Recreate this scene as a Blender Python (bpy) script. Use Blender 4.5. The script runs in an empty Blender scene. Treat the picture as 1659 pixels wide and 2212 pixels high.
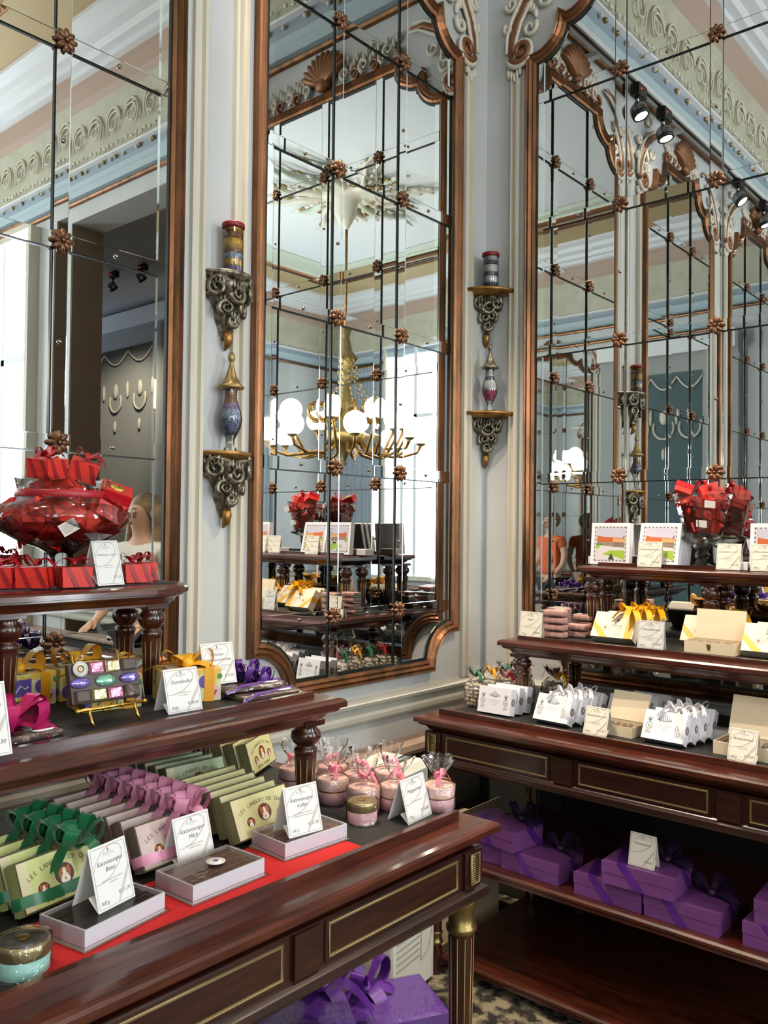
import bpy, math, random
from mathutils import Matrix, Vector
random.seed(7)
S = bpy.context.scene
COL = S.collection
PI = math.pi
# ---------------------------------------------------------------- camera, light, exposure
cd = bpy.data.cameras.new('camera'); cam = bpy.data.objects.new('camera', cd); COL.objects.link(cam)
cd.sensor_fit = 'HORIZONTAL'; cd.sensor_width = 36.0; cd.lens = 1854.4 / 1659 * 36
cd.clip_start = 0.05; cd.clip_end = 60
yaw, pit, rol = math.radians(40.918), math.radians(1.1885), math.radians(0.6046)
Fw = Vector((math.cos(yaw)*math.cos(pit), math.sin(yaw)*math.cos(pit), math.sin(pit)))
Rt = Vector((math.sin(yaw), -math.cos(yaw), 0)); Up = Rt.cross(Fw)
R2 = Rt*math.cos(rol) + Up*math.sin(rol); U2 = Up*math.cos(rol) - Rt*math.sin(rol)
cam.matrix_world = Matrix(((R2.x, U2.x, -Fw.x, 0), (R2.y, U2.y, -Fw.y, 0), (R2.z, U2.z, -Fw.z, 1.5), (0, 0, 0, 1)))
S.camera = cam
S.view_settings.view_transform = 'Standard'; S.view_settings.look = 'None'
S.view_settings.gamma = 1; S.view_settings.use_curve_mapping = False
S.view_settings.exposure = 0.77
cy = S.cycles
cy.max_bounces = 14; cy.glossy_bounces = 9; cy.diffuse_bounces = 4; cy.transmission_bounces = 8; cy.transparent_max_bounces = 14
cy.caustics_reflective = False; cy.caustics_refractive = False; cy.sample_clamp_indirect = 6; cy.use_denoising = True
W = bpy.data.worlds.new('sky'); S.world = W; W.use_nodes = True
W.node_tree.nodes['Background'].inputs[0].default_value = (0.75, 0.86, 1, 1)
W.node_tree.nodes['Background'].inputs[1].default_value = 1.0
def area(name, loc, aim, sx, sz, power, col):
    l = bpy.data.lights.new(name, 'AREA'); l.shape = 'RECTANGLE'; l.size = sx; l.size_y = sz; l.energy = power; l.color = col
    o = bpy.data.objects.new(name, l); COL.objects.link(o); o.location = loc
    o.rotation_euler = Vector(aim).to_track_quat('-Z', 'Y').to_euler(); return o
DAY = (0.86, 0.94, 1.0)
area('window_and_fill_daylight', (-3.36, -3.45, 2.5), (1, 0, 0), 1.1, 3.3, 60, DAY)
area('window_and_fill_daylight', (3.33, -2.9, 2.25), (-1, 0, 0), .78, 3.2, 150, DAY)
area('window_and_fill_daylight', (.9, -5.16, 2.9), (0, 1, 0), 1.3, 2.5, 95, DAY)  # unseen fill lamp, added to brighten the left wall near the corner
# ---------------------------------------------------------------- helpers
def lin(h):
    h = h.lstrip('#'); o = []
    for i in (0, 2, 4):
        c = int(h[i:i+2], 16)/255; o.append(c/12.92 if c <= .04045 else ((c+.055)/1.055)**2.4)
    return (*o, 1)
MT = {}
def P(name, hexc, rough=.5, metal=0, hex2=None, nscale=8, stretch=(1, 1, 1), bump=0, bscale=60, coat=0, emit=0, spec=.5, contrast=(.35, .65), sheen=0, sub=0):
    m = bpy.data.materials.new(name); m.use_nodes = True; nt = m.node_tree; b = nt.nodes['Principled BSDF']
    b.inputs['Base Color'].default_value = lin(hexc); b.inputs['Roughness'].default_value = rough; b.inputs['Metallic'].default_value = metal
    b.inputs['Coat Weight'].default_value = coat; b.inputs['Coat Roughness'].default_value = .08; b.inputs['Specular IOR Level'].default_value = spec
    if sheen: b.inputs['Sheen Weight'].default_value = sheen
    if emit:
        b.inputs['Emission Color'].default_value = lin(hexc); b.inputs['Emission Strength'].default_value = emit
    if hex2 or bump:
        tc = nt.nodes.new('ShaderNodeTexCoord'); mp = nt.nodes.new('ShaderNodeMapping'); mp.inputs['Scale'].default_value = stretch
        nt.links.new(tc.outputs['Object'], mp.inputs[0])
    if hex2:
        n = nt.nodes.new('ShaderNodeTexNoise'); n.inputs['Scale'].default_value = nscale; n.inputs['Detail'].default_value = 5
        r = nt.nodes.new('ShaderNodeValToRGB'); r.color_ramp.elements[0].position, r.color_ramp.elements[1].position = contrast
        r.color_ramp.elements[0].color = lin(hexc); r.color_ramp.elements[1].color = lin(hex2)
        nt.links.new(mp.outputs[0], n.inputs['Vector']); nt.links.new(n.outputs['Fac'], r.inputs[0]); nt.links.new(r.outputs[0], b.inputs['Base Color'])
    if bump:
        n = nt.nodes.new('ShaderNodeTexNoise'); n.inputs['Scale'].default_value = bscale; n.inputs['Detail'].default_value = 3
        k = nt.nodes.new('ShaderNodeBump'); k.inputs['Strength'].default_value = bump; k.inputs['Distance'].default_value = .01
        nt.links.new(mp.outputs[0], n.inputs['Vector']); nt.links.new(n.outputs['Fac'], k.inputs['Height']); nt.links.new(k.outputs[0], b.inputs['Normal'])
    MT[name] = m; return m
def CLEAR(name, tint, base, rough, bump=0, bscale=40, blend=.25):
    m = bpy.data.materials.new(name); m.use_nodes = True; nt = m.node_tree; nt.nodes.remove(nt.nodes['Principled BSDF'])
    out = nt.nodes['Material Output']; mix = nt.nodes.new('ShaderNodeMixShader'); tr = nt.nodes.new('ShaderNodeBsdfTransparent'); gl = nt.nodes.new('ShaderNodeBsdfAnisotropic')
    tr.inputs[0].default_value = lin(tint); gl.inputs['Roughness'].default_value = rough
    lw = nt.nodes.new('ShaderNodeLayerWeight'); lw.inputs['Blend'].default_value = blend
    ma = nt.nodes.new('ShaderNodeMath'); ma.operation = 'ADD'; ma.use_clamp = True; ma.inputs[1].default_value = base
    nt.links.new(lw.outputs['Fresnel'], ma.inputs[0]); nt.links.new(ma.outputs[0], mix.inputs[0]); nt.links.new(tr.outputs[0], mix.inputs[1]); nt.links.new(gl.outputs[0], mix.inputs[2]); nt.links.new(mix.outputs[0], out.inputs[0])
    if bump:
        tc = nt.nodes.new('ShaderNodeTexCoord'); n = nt.nodes.new('ShaderNodeTexNoise'); n.inputs['Scale'].default_value = bscale; n.inputs['Detail'].default_value = 3
        k = nt.nodes.new('ShaderNodeBump'); k.inputs['Strength'].default_value = bump; k.inputs['Distance'].default_value = .01
        nt.links.new(tc.outputs['Object'], n.inputs['Vector']); nt.links.new(n.outputs['Fac'], k.inputs['Height']); nt.links.new(k.outputs[0], gl.inputs['Normal'])
    MT[name] = m; return m
def T(x=0, y=0, z=0, rx=0, ry=0, rz=0):
    return Matrix.Translation((x, y, z)) @ Matrix.Rotation(rz, 4, 'Z') @ Matrix.Rotation(ry, 4, 'Y') @ Matrix.Rotation(rx, 4, 'X')
_tx = {}
def glyphs(s, shear=0.0):
    k = (s, shear)
    if k not in _tx:
        c = bpy.data.curves.new('t', 'FONT'); c.body = s; c.size = 1; c.resolution_u = 2; c.shear = shear
        o = bpy.data.objects.new('t', c); COL.objects.link(o)
        dg = bpy.context.evaluated_depsgraph_get(); me = o.evaluated_get(dg).to_mesh()
        vs = [tuple(v.co) for v in me.vertices]; fs = [tuple(p.vertices) for p in me.polygons]
        o.evaluated_get(dg).to_mesh_clear(); bpy.data.objects.remove(o); bpy.data.curves.remove(c)
        xs = [v[0] for v in vs] or [0]
        _tx[k] = (vs, fs, min(xs), max(xs))
    return _tx[k]
class G:
    def __init__(s): s.v = []; s.f = []; s.mi = []; s.sm = []; s.ms = []; s.M = Matrix.Identity(4)
    def add(s, vs, fs, mat, smooth=False, M=None):
        if mat not in s.ms: s.ms.append(mat)
        k = s.ms.index(mat); n = len(s.v); A = s.M @ M if M is not None else s.M
        s.v += [tuple(A @ Vector(v)) for v in vs]; s.f += [tuple(i+n for i in f) for f in fs]
        s.mi += [k]*len(fs); s.sm += [smooth]*len(fs); return s
    def box(s, a, b, mat, M=None):
        x0, y0, z0 = a; x1, y1, z1 = b
        vs = [(x0,y0,z0),(x1,y0,z0),(x1,y1,z0),(x0,y1,z0),(x0,y0,z1),(x1,y0,z1),(x1,y1,z1),(x0,y1,z1)]
        return s.add(vs, [(3,2,1,0),(4,5,6,7),(0,1,5,4),(1,2,6,5),(2,3,7,6),(3,0,4,7)], mat, False, M)
    def rbox(s, a, b, r, mat, M=None, seg=2):           # box with rounded vertical edges and chamfered top
        x0, y0, z0 = a; x1, y1, z1 = b; o = []
        for cx, cy_, a0 in ((x1-r, y1-r, 0), (x0+r, y1-r, 90), (x0+r, y0+r, 180), (x1-r, y0+r, 270)):
            for i in range(seg+1):
                t = math.radians(a0+90*i/seg); o.append((cx+r*math.cos(t), cy_+r*math.sin(t)))
        return s.slab(o, [(-r*.4, z0), (0, z0+r*.4), (0, z1-r*.6), (-r*.6, z1)], mat, M)
    def slab(s, outline, prof, mat, M=None, cap=(True, True), smooth=False):   # prof: (outward offset, z) from bottom to top; outline CCW
        n = len(outline); vs = []; fs = []
        for o, z in prof:
            for i in range(n):
                p0, p1, p2 = Vector(outline[i-1]), Vector(outline[i]), Vector(outline[(i+1) % n])
                e1 = (p1-p0).normalized(); e2 = (p2-p1).normalized(); n1 = Vector((e1.y, -e1.x)); n2 = Vector((e2.y, -e2.x))
                m = n1+n2; L = max(.25, m.dot(n1)); q = p1 + m*(o/L); vs.append((q.x, q.y, z))
        for k in range(len(prof)-1):
            for i in range(n):
                j = (i+1) % n; fs.append((k*n+i, k*n+j, k*n+n+j, k*n+n+i))
        if cap[0]: fs.append(tuple(reversed(range(n))))
        if cap[1]: fs.append(tuple(range((len(prof)-1)*n, len(prof)*n)))
        return s.add(vs, fs, mat, smooth, M)
    def lathe(s, prof, mat, seg=16, M=None, a0=0, a1=2*PI, rf=None, smooth=True):
        full = abs(a1-a0-2*PI) < 1e-4; n = seg if full else seg+1; vs = []; fs = []
        for i, (r, z) in enumerate(prof):
            for j in range(n):
                t = a0+(a1-a0)*j/seg; q = r*(rf(t, z) if rf else 1); vs.append((q*math.cos(t), q*math.sin(t), z))
        for i in range(len(prof)-1):
            for j in range(seg):
                k = (j+1) % n; fs.append((i*n+j, i*n+k, i*n+n+k, i*n+n+j))
        if not full:
            m = len(prof)
            vs += [(0, 0, prof[0][1]), (0, 0, prof[-1][1])]
            fs.append(tuple(range((m-1)*n, m*n)) + (m*n+1,))
        return s.add(vs, fs, mat, smooth, M)
    def tube(s, pts, r, mat, seg=6, M=None, flat=1.0, closed=False):
        n = len(pts); P_ = [Vector(p) for p in pts]; vs = []; fs = []; up = None
        for i in range(n):
            a = P_[i-1] if (i or closed) else P_[0]; b = P_[(i+1) % n] if (i < n-1 or closed) else P_[n-1]
            d = (b-a); d = d.normalized() if d.length > 1e-9 else Vector((0, 0, 1))
            if up is None: up = Vector((0, 1, 0)) if abs(d.y) < .9 else Vector((1, 0, 0))
            x = d.cross(up).normalized(); up2 = x.cross(d).normalized(); up = up2
            rr = r[i] if isinstance(r, (list, tuple)) else r
            for k in range(seg):
                t = 2*PI*k/seg; vs.append(tuple(P_[i] + x*(rr*math.cos(t)) + up2*(rr*flat*math.sin(t))))
        for i in range(n if closed else n-1):
            for k in range(seg):
                l = (k+1) % seg; j = (i+1) % n; fs.append((i*seg+k, i*seg+l, j*seg+l, j*seg+k))
        if not closed: fs += [tuple(reversed(range(seg))), tuple(range((n-1)*seg, n*seg))]
        return s.add(vs, fs, mat, True, M)
    def sweep(s, path, prof, mat, closed=True, M=None, smooth=False):     # path in XZ; prof (outward, toward room)
        n = len(path); vs = []; fs = []; m = len(prof)
        for i in range(n):
            p1 = Vector(path[i]); p0 = Vector(path[i-1]) if (i or closed) else None; p2 = Vector(path[(i+1) % n]) if (i < n-1 or closed) else None
            e1 = (p1-p0).normalized() if p0 else (p2-p1).normalized(); e2 = (p2-p1).normalized() if p2 else e1
            n1 = Vector((e1.y, -e1.x)); n2 = Vector((e2.y, -e2.x)); mm = n1+n2; L = max(.35, mm.dot(n1))
            for o, h in prof:
                q = p1+mm*(o/L); vs.append((q.x, -h, q.y))
        for i in range(n if closed else n-1):
            for k in range(m-1):
                j = (i+1) % n; fs.append((i*m+k, i*m+k+1, j*m+k+1, j*m+k))
        return s.add(vs, fs, mat, smooth, M)
    def strip(s, pts, w, side, mat, M=None, notch=0):    # ribbon: width along 'side' (vector or list)
        n = len(pts); vs = []; fs = []
        for i, p in enumerate(pts):
            sd = Vector(side[i] if isinstance(side, list) else side); ww = w[i] if isinstance(w, list) else w
            q = Vector(p); vs += [tuple(q-sd*ww/2), tuple(q), tuple(q+sd*ww/2)]
        if notch:
            d = (Vector(pts[-1])-Vector(pts[-2])).normalized(); vs[-2] = tuple(Vector(pts[-1]) - d*notch)
        for i in range(n-1):
            a = i*3; fs += [(a, a+1, a+4, a+3), (a+1, a+2, a+5, a+4)]
        return s.add(vs, fs, mat, True, M)
    def ell(s, c, r, mat, seg=8, rings=5, M=None):
        rx, ry, rz = (r, r, r) if isinstance(r, (int, float)) else r
        vs = [(c[0], c[1], c[2]-rz)]; fs = []
        for i in range(1, rings):
            a = -PI/2+PI*i/rings
            for j in range(seg):
                t = 2*PI*j/seg; vs.append((c[0]+rx*math.cos(a)*math.cos(t), c[1]+ry*math.cos(a)*math.sin(t), c[2]+rz*math.sin(a)))
        vs.append((c[0], c[1], c[2]+rz)); e = len(vs)-1
        for j in range(seg):
            k = (j+1) % seg; fs.append((0, 1+k, 1+j)); b = 1+(rings-2)*seg; fs.append((e, b+j, b+k))
            for i in range(rings-2): q = 1+i*seg; fs.append((q+j, q+k, q+seg+k, q+seg+j))
        return s.add(vs, fs, mat, True, M)
    def poly(s, pts, mat, M=None): return s.add(pts, [tuple(range(len(pts)))], mat, False, M)
    def disc(s, c, rx, rz, mat, seg=20, M=None, a=0):     # flat ellipse in XZ facing -Y
        ca, sa = math.cos(a), math.sin(a)
        return s.poly([(c[0]+rx*math.cos(t)*ca-rz*math.sin(t)*sa, c[1], c[2]+rx*math.cos(t)*sa+rz*math.sin(t)*ca) for t in [2*PI*i/seg for i in range(seg)]], mat, M)
    def ring(s, c, rx, rz, w, mat, seg=28, M=None, a=0, t0=0, t1=2*PI, wv=0):
        vs = []; fs = []; ca, sa = math.cos(a), math.sin(a)
        for i in range(seg+1):
            t = t0+(t1-t0)*i/seg; ww = w*(1+wv*math.cos(t))
            for q in (-.5, .5):
                x, z = (rx+ww*q)*math.cos(t), (rz+ww*q)*math.sin(t); vs.append((c[0]+x*ca-z*sa, c[1], c[2]+x*sa+z*ca))
        for i in range(seg): fs.append((2*i, 2*i+1, 2*i+3, 2*i+2))
        return s.add(vs, fs, mat, False, M)
    def rect(s, x0, z0, x1, z1, y, mat, M=None): return s.poly([(x0, y, z0), (x1, y, z0), (x1, y, z1), (x0, y, z1)], mat, M)
    def frame(s, x0, z0, x1, z1, w, y, mat, M=None):
        s.rect(x0, z0, x1, z0+w, y, mat, M); s.rect(x0, z1-w, x1, z1, y, mat, M); s.rect(x0, z0+w, x0+w, z1-w, y, mat, M); return s.rect(x1-w, z0+w, x1, z1-w, y, mat, M)
    def text(s, st, x, z, size, y, mat, al='c', shear=0, M=None, maxw=None):
        vs, fs, a, b = glyphs(st, shear)
        if maxw and (b-a)*size > maxw: size = maxw/(b-a)
        dx = {'c': -(a+b)/2, 'l': -a, 'r': -b}[al]
        return s.add([((v[0]+dx)*size+x, y, v[1]*size+z) for v in vs], fs, mat, False, M)
    def arctext(s, st, c, rad, size, y, mat, span, M=None):
        n = len(st)
        for i, ch in enumerate(st):
            if ch == ' ': continue
            t = span*(.5-(i+.5)/n); vs, fs, a, b = glyphs(ch)
            ct, s_ = math.cos(t), math.sin(t); q = []
            for v in vs:
                px, pz = (v[0]-(a+b)/2)*size, v[1]*size
                q.append((c[0]-rad*math.sin(t)+px*ct-pz*s_, y, c[1]+rad*math.cos(t)+px*s_+pz*ct))
            s.add(q, fs, mat, False, M)
        return s
    def build(s, name, parent=None, loc=(0, 0, 0), rot=(0, 0, 0)):
        me = bpy.data.meshes.new(name); me.from_pydata(s.v, [], s.f)
        for m in s.ms: me.materials.append(MT[m])
        me.polygons.foreach_set('material_index', s.mi); me.polygons.foreach_set('use_smooth', s.sm); me.update()
        o = bpy.data.objects.new(name, me); COL.objects.link(o); o.location = loc; o.rotation_euler = rot
        if parent: o.parent = parent
        return o
def tag(o, label, cat, group=None, kind=None):
    o['label'] = label; o['category'] = cat
    if group: o['group'] = group
    if kind: o['kind'] = kind
    return o
def struct(o): o['kind'] = 'structure'; return o
def thing(name, label, cat, loc=(0, 0, 0), rot=(0, 0, 0), group=None):
    o = bpy.data.objects.new(name, None); COL.objects.link(o); o.empty_display_size = .05; o.location = loc; o.rotation_euler = rot
    return tag(o, label, cat, group)
def kids(o): return [c for c in COL.objects if c.parent == o]
KID = {}
def dup(root, loc, rot, label, group=None):
    r = root.copy(); COL.objects.link(r); r.location = loc; r.rotation_euler = rot; r['label'] = label
    if group: r['group'] = group
    def rec(src, dst):
        for ch in list(src.children):
            c = ch.copy(); COL.objects.link(c); c.parent = dst; rec(ch, c)
    rec(root, r); return r
ORD = ['front', 'second', 'third', 'fourth', 'fifth', 'sixth', 'seventh', 'eighth', 'ninth', 'tenth']
def spiral(c, r0, turns, a0, k=.85, n=26, sgn=1):        # 2D points from outside to the eye
    o = []
    for i in range(n):
        t = i/(n-1); r = r0*(1-k*t); a = a0+sgn*turns*2*PI*t; o.append((c[0]+r*math.cos(a), c[1]+r*math.sin(a)))
    return o
def taper(n, r0, r1): return [r0+(r1-r0)*i/(n-1) for i in range(n)]
# ---------------------------------------------------------------- materials
P('wood', '#34140c', .28, hex2='#542515', nscale=7, stretch=(1.2, 9, 9), coat=.35, bump=.05, bscale=9)
P('wood_dark', '#210d09', .32, hex2='#33160e', nscale=7, stretch=(1.2, 9, 9), coat=.3)
P('wood_post', '#30120b', .25, hex2='#451c10', nscale=6, stretch=(8, 8, 1.2), coat=.5)
P('brass_line', '#98835a', .45, .6); P('brass', '#8f7a4c', .38, .9, bump=.1, bscale=80); P('gold', '#d9b45a', .28, 1)
P('mat', '#151415', .6); P('wood_panel', '#27100a', .3, hex2='#3a1a10', nscale=7, stretch=(1.2, 9, 9), coat=.3); P('choc_milk', '#6b5045', .45, hex2='#7a5e52', nscale=9, stretch=(6, 1, 1)); P('black', '#0b0a0a', .6); P('darkwall', '#23231f', .8)
P('wall', '#c6c8c9', .5, hex2='#bfc1c1', nscale=3); P('cream', '#d3cdbe', .45, hex2='#c8c1b0', nscale=4, stretch=(3, 3, .6)); P('dado', '#bdbbb0', .5, hex2='#b2b0a5', nscale=5)
P('ledge', '#a58f80', .6, hex2='#8f796b', nscale=12); P('white_trim', '#dfe2e6', .5); P('ceil', '#dcdfe2', .7); P('frieze', '#bebba8', .6, hex2='#b2af9b', nscale=6)
P('pinkband', '#b39b8c', .6); P('blueband', '#a9bcc4', .55); P('greyblue', '#8f9daa', .55); P('yellowband', '#b7a27a', .6); P('palegreen', '#c8cfc0', .6)
P('floor', '#8f8267', .9, hex2='#27221d', nscale=22, contrast=(.42, .56)); P('brownwall', '#8c7560', .75); P('greywall', '#a5a7a6', .8); P('curtain', '#9aa4ae', .8); P('pleat', '#8e918e', .85); P('tealpleat', '#b3c4c8', .85)
P('gilt', '#8c6043', .36, .85, hex2='#5d4630', nscale=9, stretch=(2, 2, .5), contrast=(.4, .7), bump=.12, bscale=50); P('gilt_dark', '#6e4a30', .4, 1)
P('mirror', '#e6e9e8', 0.0, 1); P('mirror_edge', '#0e1513', .25, spec=.6); P('bevel', '#eef4f2', .03, 1); P('bronze', '#8f6a50', .38, .8, hex2='#684b39', nscale=30); P('stud', '#8a8078', .25, 1)
P('bronze_paint', '#8a5c3e', .45, .5); P('orn', '#d8d1c2', .5); P('pewter', '#958d7c', .36, .75, hex2='#4f493d', nscale=38, contrast=(.4, .62), bump=.25, bscale=70); P('old_gold', '#a67c42', .4, .8, hex2='#6f532f', nscale=20)
P('card', '#e4e2e0', .6); P('cardcream', '#efe9db', .6); P('ink', '#4b4744', .7); P('grey', '#8c8885', .7); P('swirl', '#c9bfb8', .7); P('faint', '#b3adab', .7)
P('olive', '#8f8b62', .6); P('oliveface', '#cfca93', .55); P('limeface', '#cbd08a', .55); P('lime', '#9aa263', .6); P('sageface', '#b4c39c', .55); P('sage', '#7b8560', .6)
P('mauve', '#8d7672', .6); P('mauveface', '#c4aeaa', .55); P('edge_dark', '#4a4027', .6); P('catbrown', '#5a3426', .6); P('ginger', '#b4622f', .6); P('catwhite', '#eadfce', .6); P('tongue', '#c22a2c', .6); P('ivory', '#d9d0a8', .6)
P('rib_green', '#0d6e40', .35, hex2='#085030', nscale=14, sheen=.3); P('rib_pink', '#e39bb8', .4, hex2='#cf82a5', nscale=14); P('rib_mag', '#bf1465', .5, hex2='#a00c52', nscale=14); P('rib_yel', '#e8ab1f', .42, hex2='#d8931a', nscale=14); P('rib_pur', '#5f2b8c', .38, hex2='#4a1f74', nscale=14)
P('rib_red', '#a8101e', .42, hex2='#8b0a18', nscale=14); P('rib_white', '#eceaee', .45); P('rib_dark', '#2a1438', .5); P('rib_rose', '#ee7f98', .45)
P('red', '#d8261b', .5); P('redbox', '#d93322', .5, hex2='#cb2a1c', nscale=5); P('redfoil', '#b8121d', .3); P('lidred', '#7d1420', .35); P('cloth', '#c81f1e', .9, bump=.1, bscale=300)
P('white', '#eceaf0', .5); P('whitecarton', '#e6e2ea', .5); P('packwhite', '#e9e7ee', .5); P('chocolate', '#46322b', .45, hex2='#5a4238', nscale=9, stretch=(6, 1, 1)); P('choc_dark', '#2b211f', .4, hex2='#3a2d29', nscale=9, stretch=(6, 1, 1)); P('choc_nut', '#4a322b', .5, hex2='#a58879', nscale=70, contrast=(.52, .7))
P('sticker', '#efeae4', .5); P('violet', '#6b3f8f', .5); P('teal', '#9fd2c6', .35); P('lidgold', '#a3905f', .4, .75, hex2='#8a7850', nscale=30); P('lidfoil', '#8e8a86', .3, .8, hex2='#5d5954', nscale=60)
P('pinkpot', '#dda8b0', .5); P('pinklid', '#e9bdb6', .5); P('machine', '#d9d4c6', .5); P('machine_grey', '#9b9d9a', .5); P('applwhite', '#cfccc4', .55); P('line', '#8e8b85', .6)
P('purplebox', '#7a4684', .45, hex2='#6c3c77', nscale=5); P('purplefoil', '#65389a', .25, coat=.4)
P('foil_pink', '#d985a8', .2, .6, bump=.3, bscale=60); P('foil_green', '#8fd0b4', .2, .6, bump=.3, bscale=60); P('foil_violet', '#8d79c9', .2, .6, bump=.3, bscale=60); P('foil_cream', '#cfc08e', .22, .7, bump=.3, bscale=60)
P('woodbox', '#e8d7bb', .6, hex2='#e2cfb0', nscale=5, stretch=(1, 6, 6)); P('creambox', '#ecdfc8', .55); P('bandyel', '#e9b23a', .5); P('candy', '#cfc0a6', .5, hex2='#bfae92', nscale=12); P('bonbon', '#f0b5a6', .55); P('bonbonwrap', '#d5d6dc', .4)
P('suitcase', '#d8b450', .5, hex2='#c9d0a0', nscale=24, contrast=(.5, .56)); P('suit_purple', '#5f4a9c', .55); P('suit_green', '#4f8a4a', .55); P('suit_pink', '#dba3b0', .55); P('suit_blue', '#5a86b8', .55); P('dots', '#3a352b', .6)
P('sky_pic', '#c6c1d4', .6); P('palace', '#c4622f', .6); P('palace2', '#d9a36a', .6); P('lawn', '#9bbb3c', .6); P('ground_pic', '#d8d2d6', .6)
P('globe', '#fff3d8', .4, emit=9.0); P('lamp', '#fff2da', .4, emit=40.0); P('spotblack', '#141312', .45); P('chrome', '#8f9296', .25, 1); P('redled', '#ff2a1a', .5, emit=3); P('rail', '#cfd2d2', .4)
P('skin', '#cfa58c', .55); P('hair', '#3a2a20', .5, hex2='#a98a5c', nscale=2.2, stretch=(.2, .2, 3)); P('tee', '#ddd8d2', .8); P('orange', '#d2683c', .8); P('jeans', '#22252c', .8); P('shoe', '#1c1a19', .6); P('lip', '#9c5548', .5)
P('cardboard', '#b3a084', .8)
for i, (a, b) in enumerate((('#d59a2c', '#e9bb52'), ('#7b4a34', '#a46a3e'), ('#4f5a82', '#8f93ae'), ('#6b5a86', '#9a86a0'), ('#e4e2df', '#cfcfd2'), ('#3d4350', '#565d6c'), ('#b8295a', '#d9688f'), ('#7a86a8', '#b7bccb'))):
    P('seed%d' % i, a, .5, hex2=b, nscale=130, contrast=(.4, .6), bump=.5, bscale=170)
CLEAR('glass', '#f4f8f7', .04, .09, blend=.3); CLEAR('cello', '#fcfcfc', .12, .055, .8, 45, .05); CLEAR('cello_soft', '#f9f9f9', .06, .05, .3, 30, .12); CLEAR('tray', '#f8f9fa', .08, .03, .1, 60, .12)
CLEAR('pane', '#f9fbfb', .05, .02, 0, 40, .1)
# ---------------------------------------------------------------- room shell
YW, XW, XB, X4, Y3, ZC = 2.09, 3.067, 3.37, -3.4, -5.2, 5.05
g = G(); g.box((X4-.1, Y3-.1, -.1), (6.2, YW+.1, 0), 'floor'); g.box((XB, -6.7, -.1), (6.2, Y3-.1, 0), 'floor'); struct(g.build('floor'))
g = G(); g.box((X4-.1, Y3-.1, ZC), (6.2, YW+.1, ZC+.1), 'ceil'); g.box((XB, -6.7, ZC), (6.2, Y3-.1, ZC+.1), 'ceil'); struct(g.build('ceiling'))
g = G(); g.box((XB+.27, -6.6, 4.06), (6.1, 1, 4.1), 'ceil'); struct(g.build('ceiling_side_room'))
g = G(); g.box((X4-.1, YW, 0), (XW, YW+.1, ZC), 'wall'); struct(g.build('wall_left'))
g = G(); g.box((XW, .1, 0), (XB+.27, YW+.1, ZC), 'wall'); g.box((XB, -.25, 0), (XB+.27, .1, ZC), 'wall'); g.box((XB, -1.96, 3.83), (XB+.27, -.25, ZC), 'wall'); g.box((XB, Y3-.1, 0), (XB+.27, -1.96, ZC), 'wall')
g.box((XB+.005, -1.955, 0), (XB+.265, -1.95, 3.82), 'brownwall'); struct(g.build('wall_right'))
g = G(); g.box((X4-.1, Y3-.1, 0), (X4, YW+.1, ZC), 'wall'); struct(g.build('wall_back'))
g = G(); g.box((X4, Y3-.1, 0), (XB, Y3, ZC), 'wall'); struct(g.build('wall_front'))
g = G(); g.box((XB+.27, 1, 0), (6.2, 1.1, ZC), 'brownwall'); g.box((6.1, -6.7, 0), (6.2, 1, ZC), 'brownwall'); g.box((XB+.27, -6.7, 0), (6.1, -6.6, ZC), 'brownwall'); struct(g.build('wall_side_room'))
def pleated(nm, M, w, z0, z1, mat):                       # pleated panel with swags and drops in a plain frame, facing -Y
    g = G(); n = 60
    for i in range(n):
        x0 = -w/2+w*i/n; x1 = x0+w/n; xm = (x0+x1)/2
        g.add([(x0, 0, z0), (xm, -.04, z0), (x1, 0, z0), (x0, 0, z1), (xm, -.04, z1), (x1, 0, z1)], [(0, 1, 4, 3), (1, 2, 5, 4)], mat, False, M)
    g.box((-w/2-.35, .01, 0), (w/2+.35, .1, z1+.4), 'greywall', M)
    for s_ in (1, -1): g.box((s_*(w/2+.06)-.07, -.05, z0-.1), (s_*(w/2+.06)+.07, .01, z1+.2), 'greywall', M); g.box((s_*(w/2+.06)-.02, -.06, z0-.1), (s_*(w/2+.06)+.02, -.05, z1+.2), 'cream', M)
    g.box((-w/2-.35, -.1, z1+.2), (w/2+.35, .02, z1+.4), 'white_trim', M)
    k_ = 3
    for k in range(k_):
        c = -w/2+w*(k+.5)/k_; g.tube([(c-w/k_/2+w/k_*i/8, -.05, z1-.05-.14*math.sin(PI*i/8)) for i in range(9)], .012, 'cream', 5, M)
        g.tube([(c+.12*math.cos(t), -.05, z1-.62+.13*math.sin(t)) for t in [PI*(.85+1.3*i/10) for i in range(11)]], .014, 'cream', 5, M); g.ell((c, -.05, z1-.5), (.05, .02, .09), 'cream', 8, 6, M); g.ell((c, -.05, z1-.92), (.025, .02, .07), 'cream', 8, 6, M)
        g.ell((c-w/k_/2, -.05, z1-.5), (.02, .02, .1), 'cream', 8, 6, M)
    struct(g.build(nm))
pleated('wall_pleated_panel', T(5.6, -4.85, 0, rz=-PI/2), 1.5, .6, 3.6, 'pleat'); pleated('wall_pleated_niche', T(-3.28, .22, 0, rz=PI/2), .9, .5, 3.3, 'tealpleat')
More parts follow.
